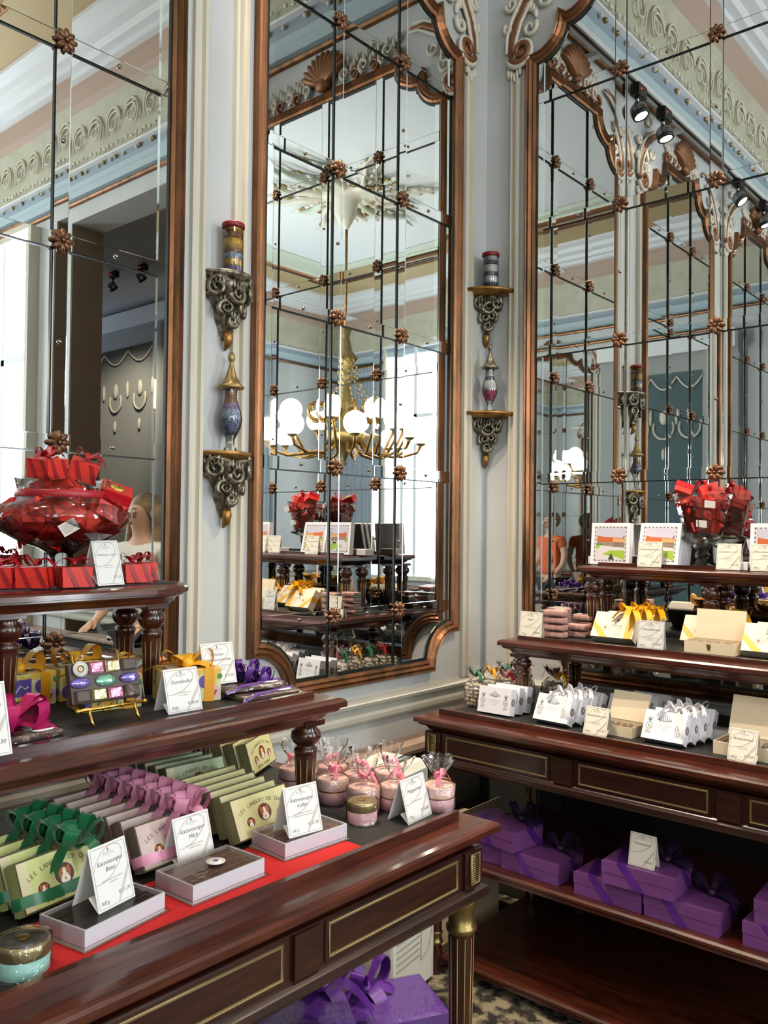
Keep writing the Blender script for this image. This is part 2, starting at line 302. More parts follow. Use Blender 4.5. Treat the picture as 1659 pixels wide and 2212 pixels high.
# dado rail, baseboard ledge
def band(name, path, prof, mat, kind='structure'):
    vs = []; fs = []; n = len(path); m = len(prof)
    for i in range(n):
        p0, p1, p2 = Vector(path[i-1]), Vector(path[i]), Vector(path[(i+1) % n]); e1 = (p1-p0).normalized(); e2 = (p2-p1).normalized()
        n1 = Vector((e1.y, -e1.x)); n2 = Vector((e2.y, -e2.x)); mm = n1+n2; L = max(.3, mm.dot(n1))
        for o, z in prof: q = p1+mm*(o/L); vs.append((q.x, q.y, z))
    for i in range(n):
        j = (i+1) % n
        for k in range(m-1): fs.append((i*m+k, j*m+k, j*m+k+1, i*m+k+1))
    o = G().add(vs, fs, mat).build(name); return struct(o)
ROOM = [(XW, YW), (XW, .1), (XB, .1), (XB, Y3), (X4, Y3), (X4, YW)]                  # clockwise from above: offset goes inwards
tn = [0]
def tname(): tn[0] += 1; return 'trim_%d' % tn[0]
for prof, mat in (([(0, 3.95), (.02, 3.955), (.025, 3.97), (.012, 3.985), (0, 3.99)], 'gilt'), ([(0, 3.99), (.03, 4.0), (.05, 4.03), (.05, 4.05), (.06, 4.08)], 'blueband'),
                  ([(.06, 4.08), (.075, 4.1), (.075, 4.14)], 'greyblue'), ([(.075, 4.14), (.1, 4.15), (.1, 4.165), (.06, 4.17)], 'white_trim'),
                  ([(.06, 4.17), (.07, 4.3), (.09, 4.45), (.12, 4.56)], 'frieze'), ([(.12, 4.56), (.15, 4.6), (.16, 4.7), (.16, 4.74)], 'pinkband'),
                  ([(.16, 4.74), (.2, 4.75), (.2, 4.79), (.25, 4.8), (.27, 4.84), (.33, 4.86), (.34, 4.91), (.42, 4.93), (.42, 4.96)], 'white_trim'),
                  ([(.42, 4.96), (.8, 4.98)], 'yellowband'), ([(.8, 4.98), (.82, 4.96), (.9, 4.96), (.92, 4.98)], 'gilt_dark'), ([(.92, 4.98), (.95, 5.01), (1.2, 5.02), (1.25, 5.045)], 'palegreen')):
    band(tname(), ROOM, prof, mat)
def curl(g, M, r=.12, mat='orn', rr=.012):
    for s_ in (1, -1):
        sp = spiral((s_*.11, 0), r, 1.6, PI if s_ > 0 else 0, .85, 22, -s_); g.tube([(x, 0, z) for x, z in sp], taper(22, rr*1.2, rr*.5), mat, 5, M)
        g.tube([(s_*(.11+r*math.cos(t)), 0, r*1.25*math.sin(t)) for t in [PI*(1-i/12*1.25) for i in range(13)]], rr, mat, 5, M)
        for i in range(5): g.ell((s_*(.04+.05*i), 0, .16+.015*(i % 2)), (.012, .008, .03), mat, 5, 4, M)
        for i in range(4): g.ell((s_*(.06+.06*i), 0, -.15-.01*(i % 2)), (.02, .008, .014), mat, 5, 4, M)
def frieze(wall):
    g = G(); k = 0
    if wall == 1: L = [(-3.2+.46*i, T(-3.2+.46*i, YW-.1, 4.36)) for i in range(13)]
    else: L = [(0, T(XW-.1, 1.75-.46*i, 4.36, rz=-PI/2)) for i in range(4)] + [(0, T(XB-.1, -.2-.46*i, 4.36, rz=-PI/2)) for i in range(10)]
    for _, M in L:
        curl(g, M, .085, 'orn', .007)
        for j in range(2):
            g.ell((-.2+.3*j, .02, -.24), (.02, .02, .015), 'lidgold', 5, 4, M)
    for i in range(36 if wall == 1 else 34):
        c = (-3.1+.165*i, YW-.085, 4.115) if wall == 1 else ((XW if i < 10 else XB)-.085, 1.85-.165*i, 4.115)
        g.ell(c, .015, 'orn', 6, 4)
    for i in range(70):
        c = (-2.5+.07*i, YW-.86, 4.955) if wall == 1 else ((XW if i < 0 else XB-.3)-.56, 1.2-.08*i, 4.955)
        g.ell(c, (.026, .026, .018), 'old_gold', 6, 4)
    struct(g.build(tname()))
frieze(1); frieze(2)
DADO = [(0, .80), (.015, .803), (.022, .815), (.022, .83), (.012, .84), (.012, .862), (.03, .868), (.034, .88), (.02, .892), (0, .897)]
band(tname(), ROOM, DADO, 'dado')
band('baseboard_left', ROOM, [(.0, .005), (.03, .005), (.03, .655)], 'darkwall'); band('baseboard_right', ROOM, [(.03, .655), (.06, .66), (.065, .675), (.06, .695), (.03, .705), (.0, .712)], 'ledge')
# windows (glazed bays that let the daylight in, one of them added for its light) with frames, curtains
def window(nm, M, w, z0, z1):
    g = G()
    for x in (-w/2-.05, w/2): g.box((x, -.09, z0-.06), (x+.05, -.0, z1+.05), 'cream', M)
    g.box((-w/2, -.09, z1), (w/2, 0, z1+.05), 'cream', M); g.box((-w/2-.1, -.12, z0-.06), (w/2+.1, 0, z0), 'cream', M)
    g.box((-.025, -.08, z0), (.025, -.05, z1), 'white_trim', M); g.box((-w/2, -.08, z0+(z1-z0)*.68), (w/2, -.05, z0+(z1-z0)*.68+.05), 'white_trim', M)
    struct(g.build(nm))
window('window_1', T(X4, -3.45, 0, rz=PI/2), 1.1, .85, 4.15); window('window_added', T(.9, Y3, 0, rz=PI), 1.3, 1.65, 4.15); window('window_3', T(XB, -2.9, 0, rz=-PI/2), .78, .65, 3.85)  # the middle frame is added round the unseen fill lamp opposite the left wall
def curtain(M, w, z0, z1, lab):
    g = G(); n = 48; vs = []; fs = []
    for i in range(n+1):
        x = -w/2+w*i/n; y = -.12-.035*math.sin(i*1.35)-.01*math.sin(i*.5)
        vs += [(x, y, z0), (x, y, z1), (x, y+.012, z0), (x, y+.012, z1)]
    for i in range(n): a = 4*i; fs += [(a, a+4, a+5, a+1), (a+2, a+3, a+7, a+6)]
    g.add(vs, fs, 'curtain', True, M); g.tube([(-w/2-.05, -.1, z1+.01), (w/2+.05, -.1, z1+.01)], .018, 'brass', 8, M)
    tag(g.build('curtain'), lab, 'curtain')
curtain(T(X4, -2.48, 0, rz=PI/2), .7, .1, 3.9, 'grey pleated curtain hanging between the two back windows'); curtain(T(-1.6, Y3, 0, rz=PI), 1.1, .1, 3.9, 'grey pleated curtain on the wall opposite, beside the unseen added window')
curtain(T(X4, -4.5, 0, rz=PI/2), .7, .1, 3.9, 'narrow grey pleated curtain in the far corner of the room')
# ceiling rosette over the chandelier
CX, CY = -.37, -2.02
g = G(); MR = T(CX, CY, ZC-.005, rx=PI/2)
for k in range(12):
    a = 2*PI*k/12; L_ = .95 if k % 2 == 0 else .62; M = T(CX, CY, ZC-.03, rz=a)
    g.tube([(.2+L_*i/8, .05*math.sin(i*.9), -.02*math.sin(PI*i/8)) for i in range(9)], [.035, .07, .08, .06, .055, .04, .03, .02, .008], 'orn' if k % 3 else 'palegreen', 6, M, .4)
    for j in range(5):
        for s_ in (1, -1): g.ell((.35+.14*j*L_, s_*(.09-.01*j), -.02), (.05, .022, .018), 'orn' if (j+k) % 3 else 'lidgold', 6, 4, M)
    sp = spiral((.5*L_, .14), .07, 1.3, 0, .8, 14); g.tube([(x, y, -.02) for x, y in sp], .012, 'old_gold', 5, M)
g.lathe([(.34, 0), (.33, -.05), (.24, -.07), (.2, -.05), (.12, -.12), (.1, -.25), (.04, -.36), (.015, -.4)], 'orn', 20, T(CX, CY, ZC))
struct(g.build(tname()))
# ---------------------------------------------------------------- mirrors
def outline(hw, zb=.968, rb=.145, zs=3.455):
    rb = 1.113-zb
    R_ = [(hw-rb*math.sin(math.radians(90-90*i/8)), zb+rb*math.cos(math.radians(90-90*i/8))) for i in range(9)]
    r1 = .13
    R_ += [(hw+.012, zb+rb), (hw+.012, zs)] + [(hw-r1*math.sin(math.radians(90*i/8)), zs+r1-r1*math.cos(math.radians(90*i/8))) for i in range(9)]
    h2 = hw-r1-.016; z2 = zs+r1-.012
    R_ += [(h2-.12*math.sin(math.radians(90*i/8)), z2+.115-.115*math.cos(math.radians(90*i/8))) for i in range(9)]
    return R_ + [(-x, z) for x, z in reversed(R_)], h2-.12, z2+.115
RNG = random.Random(3)
BARS = [1.199, 1.715, 2.237, 2.759, 3.285]
def mirror(nm, loc, rz, hw, cols, label, zb=.968):
    ol, tw, tz = outline(hw, zb); root = thing(nm, label, 'mirror', (loc[0], loc[1], .95), (0, 0, rz)); dz = -.95
    M0 = T(0, 0, dz)
    f = G(); f.sweep(ol, [(-.024, .006), (-.022, .016), (-.012, .022), (-.006, .018), (.004, .03), (.012, .026), (.016, .032), (.022, .026), (.024, 0)], 'gilt', True, M0); f.sweep(ol, [(-.034, .001), (-.034, .008), (-.024, .01)], 'mirror_edge', True, M0); f.build('frame', root)
    p = G(); p.add([(x, -.004, z+dz) for x, z in ol], [tuple(range(len(ol)))], 'mirror'); p.add([(x, 0, z+dz) for x, z in ol], [tuple(reversed(range(len(ol))))], 'mirror_edge'); p.build('glass', root)
    s = G(); n = 0; w = .021; hin = hw-.02
    def bar(a, b, vert, c):                      # slightly tilted raised strip of mirror glass
        tl = RNG.uniform(-.016, .016)
        y0 = -.011-w*tl; y1 = -.011+w*tl
        if vert: q = [(c-w, y0, a), (c+w, y1, a), (c+w, y1, b), (c-w, y0, b)]
        else: q = [(a, y0, c-w), (b, y0, c-w), (b, y1, c+w), (a, y1, c+w)]
        s.add(q, [(0, 1, 2, 3)], 'mirror', False, M0)
        e = [(x, -.0045, z) for x, y, z in q]; s.add(q+e, [(0, 4, 5, 1), (1, 5, 6, 2), (2, 6, 7, 3), (3, 7, 4, 0)], 'mirror_edge', False, M0)
        d = .0016                                  # bright polished edge lines and dark joint
        if vert: s.box((c-w-.004, -.008, a), (c-w-.0005, -.004, b), 'mirror_edge', M0); s.box((c+w-d, -.0125, a), (c+w, -.0105, b), 'bevel', M0)
        else: s.box((a, -.008, c-w-.004), (b, -.004, c-w-.0005), 'mirror_edge', M0); s.box((a, -.0125, c+w-d), (b, -.0105, c+w), 'bevel', M0)
    cx = sorted(cols); zz = [zb+.007]+BARS+[tz-.02]
    for c in cx:
        for i in range(len(zz)-1): bar(zz[i]+(w if i else 0), zz[i+1]-(w if i < len(BARS) else 0), True, c)
    xs = [-hin]+cx+[hin]
    for z in BARS:
        for i in range(len(xs)-1): bar(xs[i], xs[i+1], False, z)
    for x in (-hin+.012, hin-.012): s.box((x-.012, -.009, 1.13), (x+.012, -.0045, 3.44), 'bevel', M0)
    s.build('joint_strips', root)
    ro = None; st = None
    for c in cx:
        for z in BARS:
            if ro is None:
                r = G()
                for k in range(8):
                    a = 2*PI*k/8; M = T(0, -.016, 0) @ Matrix.Rotation(a, 4, 'Y'); r.ell((.018, -.003, 0), (.0145, .008, .0082), 'bronze', 8, 6, M); r.ell((.02, -.0095, 0), (.008, .003, .002), 'gilt_dark', 6, 4, M)
                r.ell((0, -.024, 0), .006, 'bronze'); ro = r.build('rosette', root, (c, 0, z+dz))
            else: q = ro.copy(); COL.objects.link(q); q.location = (c, 0, z+dz)
    sp = [(c, (a+b)/2) for c in cx for a, b in zip(BARS, BARS[1:])] + [((a+b)/2, z) for z in BARS for a, b in zip(xs, xs[1:])]
    for c, z in sp:
        if st is None: st = G().lathe([(.006, 0), (.006, .004), (.003, .006), (0, .006)], 'stud', 8, T(0, -.011, 0, rx=PI/2)).build('stud', root, (c, 0, z+dz))
        else: q = st.copy(); COL.objects.link(q); q.location = (c, 0, z+dz)
    # plaster ornament round the head of the mirror: belongs to the wall
    g = G(); Mw = T(loc[0], loc[1], 0, rz=rz); zs = 3.455
    for s_ in (1, -1):
        def X(pts): return [(s_*x, y, z) for x, y, z in pts]
        vol = spiral((hw+.062, zs+.055), .05, 1.5, -.4, .82, 26, -1)
        g.tube(X([(x, -.02, z) for x, z in vol]), taper(26, .017, .008), 'bronze_paint', 7, Mw)
        g.tube(X([(x+(x-hw-.062)*.42, -.022, z+(z-zs-.055)*.42) for x, z in vol[:16]]), taper(16, .012, .004), 'orn', 6, Mw)
        band_ = [(hw+.112, zs+.05), (hw+.108, zs+.12), (hw+.085, zs+.19), (hw+.045, zs+.25), (hw-.005, zs+.30), (hw-.06, zs+.335), (hw-.12, zs+.37), (hw-.19, zs+.38)]
        g.tube(X([(x, -.014, z) for x, z in band_]), [.015, .018, .018, .018, .018, .016, .013, .008], 'bronze_paint', 7, Mw, .6)
        for o in (-.022, .022):
            g.tube(X([(x+o*(1-.02*i), -.02, z+o*.7) for i, (x, z) in enumerate(band_)]), [.008]*6+[.007, .004], 'orn', 6, Mw)
        for c, r_, a, sg in (((hw+.02, zs+.14), .035, 2.6, 1), ((hw-.05, zs+.235), .035, 2.4, 1), ((hw+.11, zs+.27), .03, .2, -1), ((hw-.02, zs+.40), .032, -.6, 1), ((hw+.125, zs+.17), .022, 1.2, -1)):
            g.tube(X([(x, -.018, z) for x, z in spiral(c, r_, 1.2, a, .75, 16, sg)]), taper(16, .011, .006), 'orn', 6, Mw)
        for i in range(9):
            a = .5+.28*i; g.ell((s_*(hw+.05+.06*math.cos(a)), -.012, zs+.17+.07*math.sin(a)), (.011, .012, .026), 'orn', 6, 4, Mw)
        for i in range(5): g.ell((s_*(hw+.068+.014*i), -.014, zs-.045+.012*abs(i-2)), (.008, .01, .024), 'orn', 6, 4, Mw)
        for i in range(6):                                        # foliage along the top rail
            x = tw*.95-i*(tw*.8/6); g.tube(X([(x+q, -.016, tz+.03+w_) for q, w_ in spiral((0, .03+.02*(i % 2)), .035, 1.2, -1.5, .75, 14, -1 if i % 2 else 1)]), taper(14, .011, .005), 'orn' if i % 2 else 'bronze_paint', 6, Mw)
            for k in range(3): g.ell((s_*(x-.02+.02*k), -.012, tz+.10+.02*k), (.01, .01, .026), 'orn', 6, 4, Mw)
    for k in range(11):
        a = math.radians(-64+12.8*k); M = Mw @ T(0, -.02, tz+.06) @ Matrix.Rotation(a, 4, 'Y'); g.ell((0, -.012, .09), (.02, .028, .085), 'bronze_paint', 8, 6, M)
    g.ell((0, -.03, tz+.06), (.05, .03, .035), 'bronze_paint', 10, 6, Mw)
    struct(g.build(tname()))
    for s_ in (1, -1):                                        # upright moulding beside the mirror
        m = G(); x = s_*(hw+.092); m.sweep([(x, .897), (x, 3.4)], [(-.024, 0), (-.024, .016), (-.016, .02), (-.01, .011), (.004, .011), (.008, .024), (.02, .024), (.024, .014), (.024, 0)], 'cream', False, Mw); struct(m.build(tname()))
    return root
C3 = [-.172, .178]
mirror('wall_mirror', (2.3095, YW), 0, .5165, C3, 'tall gilt-framed mirror on the left wall, next to the corner, with small rosettes')
mirror('wall_mirror', (.9355, YW), 0, .5165, C3, 'tall gilt-framed mirror on the left wall behind the glass bowl of red boxes')
mirror('wall_mirror', (XW, 1.10), -PI/2, .748, [-.366, 0, .366], 'wide gilt-framed mirror on the right wall behind the tiered table', .935)
mirror('wall_mirror', (-.44, YW), 0, .5165, C3, 'gilt-framed mirror on the left wall beyond the left edge of the view')
mirror('wall_mirror', (X4, -1.30), PI/2, .5165, C3, 'gilt-framed mirror on the wall opposite the wide mirror, behind the viewer')
mirror('wall_mirror', (XB, -3.93), -PI/2, .5165, C3, 'gilt-framed mirror on the right wall past the far window')
# ---------------------------------------------------------------- wall brackets and jars
def carve(g, a0, a1, R_, M):                                   # carved console body hanging under a plate of radius R_
    g.lathe([(.006, -.175), (.018, -.16), (.024, -.135), (.036, -.115), (.044, -.09), (.064, -.06), (.078, -.035), (.09, -.012), (.092, 0)], 'pewter', 18, M, a0, a1, lambda t, z: .84+.13*math.sin(5*t+z*60))
    am = (a0+a1)/2
    for k, (da, z0, r_, sg) in enumerate(((-.55, -.03, .032, 1), (.5, -.028, .034, -1), (0, -.045, .03, 1), (-.3, -.085, .026, -1), (.35, -.08, .026, 1), (.05, -.12, .02, -1), (-.8, -.035, .02, 1), (.8, -.04, .02, -1))):
        a = am+da*(a1-a0)/2; rr = .094+z0*.42; M2 = M @ T(rr*math.cos(a), rr*math.sin(a), z0, rz=a+PI/2)
        g.tube([(x, 0, z) for x, z in spiral((0, 0), r_, 1.5, 1.2+k, .8, 20, sg)], taper(20, .009, .004), 'pewter', 6, M2)
        for i in range(4): g.ell((.012*i-.018, 0, .028-.004*i), (.006, .007, .018), 'pewter', 5, 4, M2)
    return g
def bracket(loc, rz, a0, a1, R_, label, goldrim):
    r = thing('wall_bracket', label, 'bracket', loc, (0, 0, rz), 'carved wall brackets')
    mt = 'old_gold' if goldrim else 'pewter'
    G().lathe([(.001, -.016), (R_*.82, -.016), (R_*.86, -.01), (R_*.97, -.006), (R_, .004), (R_*.97, .008), (.001, .008)], mt, 24, None, a0, a1).build('shelf_plate', r)
    carve(G(), a0, a1, R_, T(0, 0, -.014)).build('carved_body', r)
    c = (a0+a1)/2; d = .022
    G().tube([(d*math.cos(c)*k, d*math.sin(c)*k, z) for k, z in ((1, -.165), (1.3, -.185), (1.1, -.205), (.5, -.22))], [.014, .015, .011, .004], 'old_gold', 8).build('finial', r)
    return r
bracket((1.648, YW, 2.262), 0, PI, 2*PI, .09, 'upper silver-gilt carved bracket on the pilaster between the two left-wall mirrors', False)
bracket((1.652, YW, 1.722), 0, PI, 2*PI, .09, 'lower carved bracket with gold rim on the pilaster between the two left-wall mirrors', True)
bracket((XW, YW, 2.508), 0, PI, 1.5*PI, .155, 'upper carved corner bracket with gold rim where the two walls meet', True)
bracket((XW, YW, 1.990), 0, PI, 1.5*PI, .155, 'lower carved corner bracket with gold rim where the two walls meet', True)
def cyl_jar(loc, R_, H, seeds, label):
    r = thing('candy_jar', label, 'jar', loc, (0, 0, 0), 'glass jars of coloured candy')
    G().lathe([(R_*.9, 0), (R_, .004), (R_, H-.01), (R_*.97, H-.01)], 'glass', 20).build('glass_body', r)
    g = G(); z = .004; tot = sum(h for _, h in seeds); 
    for k, (sd, h) in enumerate(seeds):
        hh = h/tot*(H-.016); g.lathe([(.001, z), (R_*.93, z+.001), (R_*.93, z+hh), (.001, z+hh)], 'seed%d' % sd, 20); z += hh
    f = g.build('candy_layers', r); f['kind'] = 'stuff'
    G().lathe([(R_*1.02, H-.016), (R_*1.12, H-.014), (R_*1.12, H-.002), (R_*1.05, H), (.001, H)], 'lidred', 20).build('lid', r, ); return r
cyl_jar((1.648, YW-.045, 2.2705), .031, .152, [(3, 1), (0, 1.5), (7, 1.2), (1, .9), (0, 2), (1, 1.5), (0, 1.1)], 'yellow and brown layered candy jar with red lid on the upper bracket between mirrors')
cyl_jar((XW-.075, YW-.075, 2.5165), .033, .148, [(5, .8), (4, 1.3), (5, .8), (4, 1.5), (5, .8), (4, 1.2)], 'white and navy striped candy jar with red lid on the upper corner bracket')
def urn(loc, seeds, label, lidmat, s=1.0):
    r = thing('candy_urn', label, 'jar', loc, (0, 0, 0), 'glass jars of coloured candy'); r.scale = (s, s, s)
    G().lathe([(.001, .0), (.024, .001), (.022, .006), (.013, .02), (.014, .04), (.022, .055), (.034, .08), (.038, .105), (.034, .13), (.024, .155), (.019, .175), (.02, .205)], 'glass', 20).build('glass_body', r)
    prof = [(.001, .052), (.016, .056), (.029, .08), (.034, .105), (.031, .13), (.022, .155), (.017, .175), (.016, .195)]
    g = G(); z0, z1 = prof[0][1], prof[-1][1]; tot = sum(h for _, h in seeds); acc = 0
    def rad(z):
        for (ra, za), (rb, zb) in zip(prof, prof[1:]):
            if za <= z <= zb: return ra+(rb-ra)*(z-za)/(zb-za)
        return prof[-1][0]
    for sd, h in seeds:
        a, b = z0+(z1-z0)*acc/tot, z0+(z1-z0)*(acc+h)/tot; acc += h; g.lathe([(rad(a+(b-a)*i/6), a+(b-a)*i/6) for i in range(7)], 'seed%d' % sd, 20)
    f = g.build('candy_layers', r); f['kind'] = 'stuff'
    G().lathe([(.02, .2), (.041, .204), (.043, .21), (.03, .222), (.018, .245), (.009, .275), (.005, .29), (.0105, .297), (.012, .308), (.008, .32), (.001, .324)], lidmat, 20, None, 0, 2*PI, lambda t, z: 1+.04*math.cos(8*t) if z < .25 else 1).build('lid', r); return r
urn((1.648, YW-.045, 1.731), [(5, .6), (2, 2.2), (7, 1.5), (3, 1.2), (1, 2.0)], 'glass urn of blue and copper candy with gold roof lid on the lower bracket', 'lidgold', .93)
urn((XW-.075, YW-.075, 1.9985), [(6, 2.4), (4, 2.2), (5, 1), (4, 1.4)], 'glass urn of pink and white candy with pale pointed lid on the lower corner bracket', 'pewter', .88)
# ---------------------------------------------------------------- tiered display tables
def rrect(x0, y0, x1, y1, r=None):                       # outline CCW, r = radius of the corner at (x0 or x1 sign side, y0)
    return [(x0, y0), (x1, y0), (x1, y1), (x0, y1)]
def post(name, root, x, y, z0, z1, R_):
    g = G(); h = z1-z0
    g.box((x-R_*1.15, y-R_*1.15, z1-.012), (x+R_*1.15, y+R_*1.15, z1), 'wood_post')
    pr_ = [(R_*.62, 0), (R_*.7, h*.02), (R_*.62, h*.04), (R_*.66, h*.05), (R_*.95, h-.075), (R_*1.02, h-.072), (R_*1.02, h-.064), (R_*.8, h-.06), (R_*.78, h-.056), (R_*1.1, h-.05), (R_*1.32, h-.038), (R_*1.25, h-.026), (R_*.9, h-.018), (R_*1.05, h-.012)]
    def fl(t, z): return 1-.07*max(0, math.cos(10*t)) if h*.06 < z < h-.078 else 1
    q = pr_[:4]+[(R_*(.66+.29*i/6), h*.06+(h-.08-h*.06)*i/6) for i in range(7)]+pr_[4:]
    g.lathe(q, 'wood_post', 40, T(x, y, z0), 0, 2*PI, fl)
    for k in range(10):
        a = 2*PI*(k+.5)/10; M = T(x, y, z0, rz=a)
        g.tube([(R_*.67, 0, h*.08), (R_*.94, 0, h-.085)], .0011, 'brass_line', 4, M)
    return g.build(name, root)
NOSE = [(-.05, -.056), (-.05, -.05), (-.04, -.047), (-.032, -.036), (-.016, -.03), (-.012, -.026), (-.012, -.022), (0, -.02), (.0, -.008), (-.004, -.003), (-.012, 0), (-.03, .001)]
def display_table(label, loc, rz, s, L_, D, t2, t3, round3, shelves):
    root = thing('display_table', label, 'table', loc, (0, 0, rz)); zt = .87
    def ol(u0, u1, d0, d1):
        a, b = sorted((s*u0, s*u1)); return [(a, d0), (b, d0), (b, d1), (a, d1)]
    def bx(g, u0, d0, z0, u1, d1, z1, m): a, b = sorted((s*u0, s*u1)); return g.box((a, d0, z0), (b, d1, z1), m)
    G().slab(ol(0, L_, 0, D), [(o, zt+z) for o, z in NOSE], 'wood').build('tabletop', root)
    g = G(); bx(g, .055, .072, zt, L_-.055, .086, zt+.02, 'wood'); g.build('lip', root)
    g = G(); bx(g, .06, .088, zt+.0005, L_-.06, D-.02, zt+.004, 'mat'); g.build('inlay', root)
    a = G(); a.slab(ol(.032, L_-.032, .032, D-.02), [(.012, .712), (.016, .72), (.014, .732), (.004, .738), (0, .742), (0, .82)], 'wood_dark')
    n = 3; eb = .075; st = .085; pw = (L_-.064-2*eb-(n-1)*st)/n
    for k in range(n-1):
        u = .032+eb+pw*(k+1)+st*k+.012; bx(a, u, .024, .742, u+st-.024, .033, .818, 'wood_panel')
    for u in (.032, L_-.032-eb): bx(a, u, .026, .742, u+eb-.012, .033, .818, 'wood_dark')
    a.build('apron', root)
    for k in range(n):
        u = .032+eb+pw*k+st*k; p = G(); x0, x1 = sorted((s*(u+.012), s*(u+pw-.012))); bx(p, u+.004, .029, .744, u+pw-.004, .0325, .816, 'wood_panel')
        p.frame(x0, .752, x1, .81, .004, .0285, 'brass_line'); p.tube([(x0, .0285, .752), (x1, .0285, .752), (x1, .0285, .81), (x0, .0285, .81)], .0022, 'brass_line', 5, None, 1, True); p.build('apron_panel', root)
    for u in (.032, L_-.032-eb):
        b = G(); bx(b, u+.016, .0235, .750, u+eb-.028, .0262, .812, 'brass'); x0, x1 = sorted((s*(u+.02), s*(u+eb-.032)))
        for i in range(12): b.tube([(x0, .0225, .755+.0047*i), (x1, .0225, .755+.0047*i)], .0019, 'brass', 6)
        b.tube([(x0-.003, .022, .75), (x1+.003, .022, .75), (x1+.003, .022, .812), (x0-.003, .022, .812)], .003, 'brass_line', 5, None, 1, True); b.build('brass_vent', root)
    for u in (.06, L_-.06):
        for d in (.06, D-.07):
            l = G(); l.lathe([(.016, .0), (.02, .02), (.022, .08), (.019, .1)]+[(.0195+.0075*i/8, .11+.52*i/8) for i in range(9)]+[(.029, .645)], 'wood_post', 40, T(s*u, d, 0), 0, 2*PI, lambda t, z: 1-.07*max(0, math.cos(10*t)) if .1 < z < .64 else 1)
            for k in range(10):
                t = 2*PI*(k+.5)/10; l.tube([(.0195, 0, .12), (.027, 0, .63)], .0011, 'brass_line', 4, T(s*u, d, 0, rz=t))
            lg = l.build('leg', root)
            G().lathe([(.027, .635), (.033, .64), (.033, .65), (.028, .655), (.028, .69), (.033, .697), (.033, .712), (.03, .714)], 'brass', 20, T(s*u, d, 0)).build('collar', lg)
            G().lathe([(.0205, .1), (.025, .105), (.025, .112), (.021, .116), (.021, .135), (.024, .14), (.0205, .145)], 'brass', 16, T(s*u, d, 0)).build('foot_ring', lg)
    for zz in shelves:
        G().slab(ol(.04, L_-.04, .04 if zz > .2 else .06, D-.03), [(-.012, zz-.034), (-.004, zz-.03), (-.008, zz-.022), (0, zz-.016), (.0, zz-.008), (-.006, zz-.002), (-.014, zz)], 'wood').build('lower_shelf', root)
    if shelves:
        g = G(); bx(g, .2, D-.06, .09, L_-.04, D-.05, .71, 'black'); g.build('dark_backing', root)  # black sheet added to keep the space under the table dark
        for u in (.30, L_-.3):
            G().lathe([(.02, .09), (.026, .12), (.018, .15), (.03, .2), (.034, .25), (.02, .3), (.026, .34), (.026, .376)], 'black', 16, T(s*u, D-.12, 0)).build('baluster', root)
    for k, ((u0, d0, z), zb) in enumerate(((t2, zt), (t3, t2[2]))):
        o = ol(u0, L_-u0, d0, D)
        if k == 1 and round3:
            x0, x1 = sorted((s*u0, s*(L_-u0))); rr = .16; o = []
            for cx, cy_, a0, rad in ((x1, d0, -90, rr), (x1, D, 0, 0), (x0, D, 90, 0), (x0, d0, 180, rr)):
                if rad == 0: o.append((cx, cy_)); continue
                qx = cx-rad if cx == x1 else cx+rad
                for i in range(11):
                    t = math.radians(a0+9*i); o.append((qx+rad*math.cos(t), cy_+rad+rad*math.sin(t)))
        sc = .82 if k else 1
        sh = G().slab(o, [(q*sc, z+w_*sc) for q, w_ in NOSE], 'wood').build('shelf', root)
        if not (k and round3): g = G(); bx(g, u0+.05, d0+.055, z, L_-u0-.05, d0+.067, z+.013, 'wood'); g.build('rail', sh)
        g = G(); bx(g, u0+.06, d0+.07, z+.0006, L_-u0-.06, D-.02, z+.003, 'mat'); g.build('inlay', sh)
        R_ = .026 if k == 0 else .023
        if k == 0: spots_ = [(u, d) for u in (u0+.055, L_-u0-.055) for d in (d0+.075,)] + [(u, D-.10) for u in (u0+.085, L_-u0-.085)]
        else:
            e = .12 if round3 else .03; q = .08 if round3 else .055; spots_ = [(u, d) for u in (u0+e, L_/2, L_-u0-e) for d in (d0+q, D-.07)]
        for u, d in spots_: post('post', root, s*u, d, zb+.002, z-.05*sc, R_)
    return root
display_table('mahogany tiered table with brass inlays along the left wall, nearest to the viewer', (1.59, 1.033, 0), 0, -1, 1.6, .80, (.187, .285, 1.125), (.350, .545, 1.372), True, [])
display_table('mahogany tiered table with two lower shelves along the right wall', (2.29, 1.844, 0), -PI/2, 1, 1.6, .745, (.177, .243, 1.122), (.345, .512, 1.378), False, [.41, .07])
# ---------------------------------------------------------------- builders for the goods
def bow(g, mat, R_=.035, w=.017, dirs=(0, 180), tails=((-50, .06), (-130, .06)), lift=.5, M=None, droop=.5, knot=True):
    for a in dirs:
        a, k = (a if isinstance(a, tuple) else (a, 1.0)); t = math.radians(a); d = Vector((math.cos(t), math.sin(t), 0)); sd = Vector((-d.y, d.x, 0)); n = 11; pts = []; ws = []
        for i in range(n):
            u = i/(n-1); pts.append(d*(R_*k*math.sin(PI*u)**.8) + Vector((0, 0, R_*k*(lift*math.sin(PI*u) + .36*math.sin(2*PI*u)))) + sd*(.1*R_*math.sin(2*PI*u))); ws.append(w*(.45+.55*math.sin(PI*u)))
        g.strip([tuple(p) for p in pts], ws, tuple(sd), mat, M)
    for a, L_ in tails:
        t = math.radians(a); d = Vector((math.cos(t), math.sin(t), 0)); sd = Vector((-d.y, d.x, .25)).normalized()
        pts = [tuple(d*(L_*i/6) + Vector((0, 0, .012*math.sin(PI*i/6)*lift*2 - droop*L_*(i/6)**2))) for i in range(7)]
        g.strip(pts, [w*.5]+[w*.95]*6, tuple(sd), mat, M, w*.5)
    if knot: g.ell((0, 0, .003), (w*.5, w*.5, w*.42), mat, 8, 6, M)
    return g
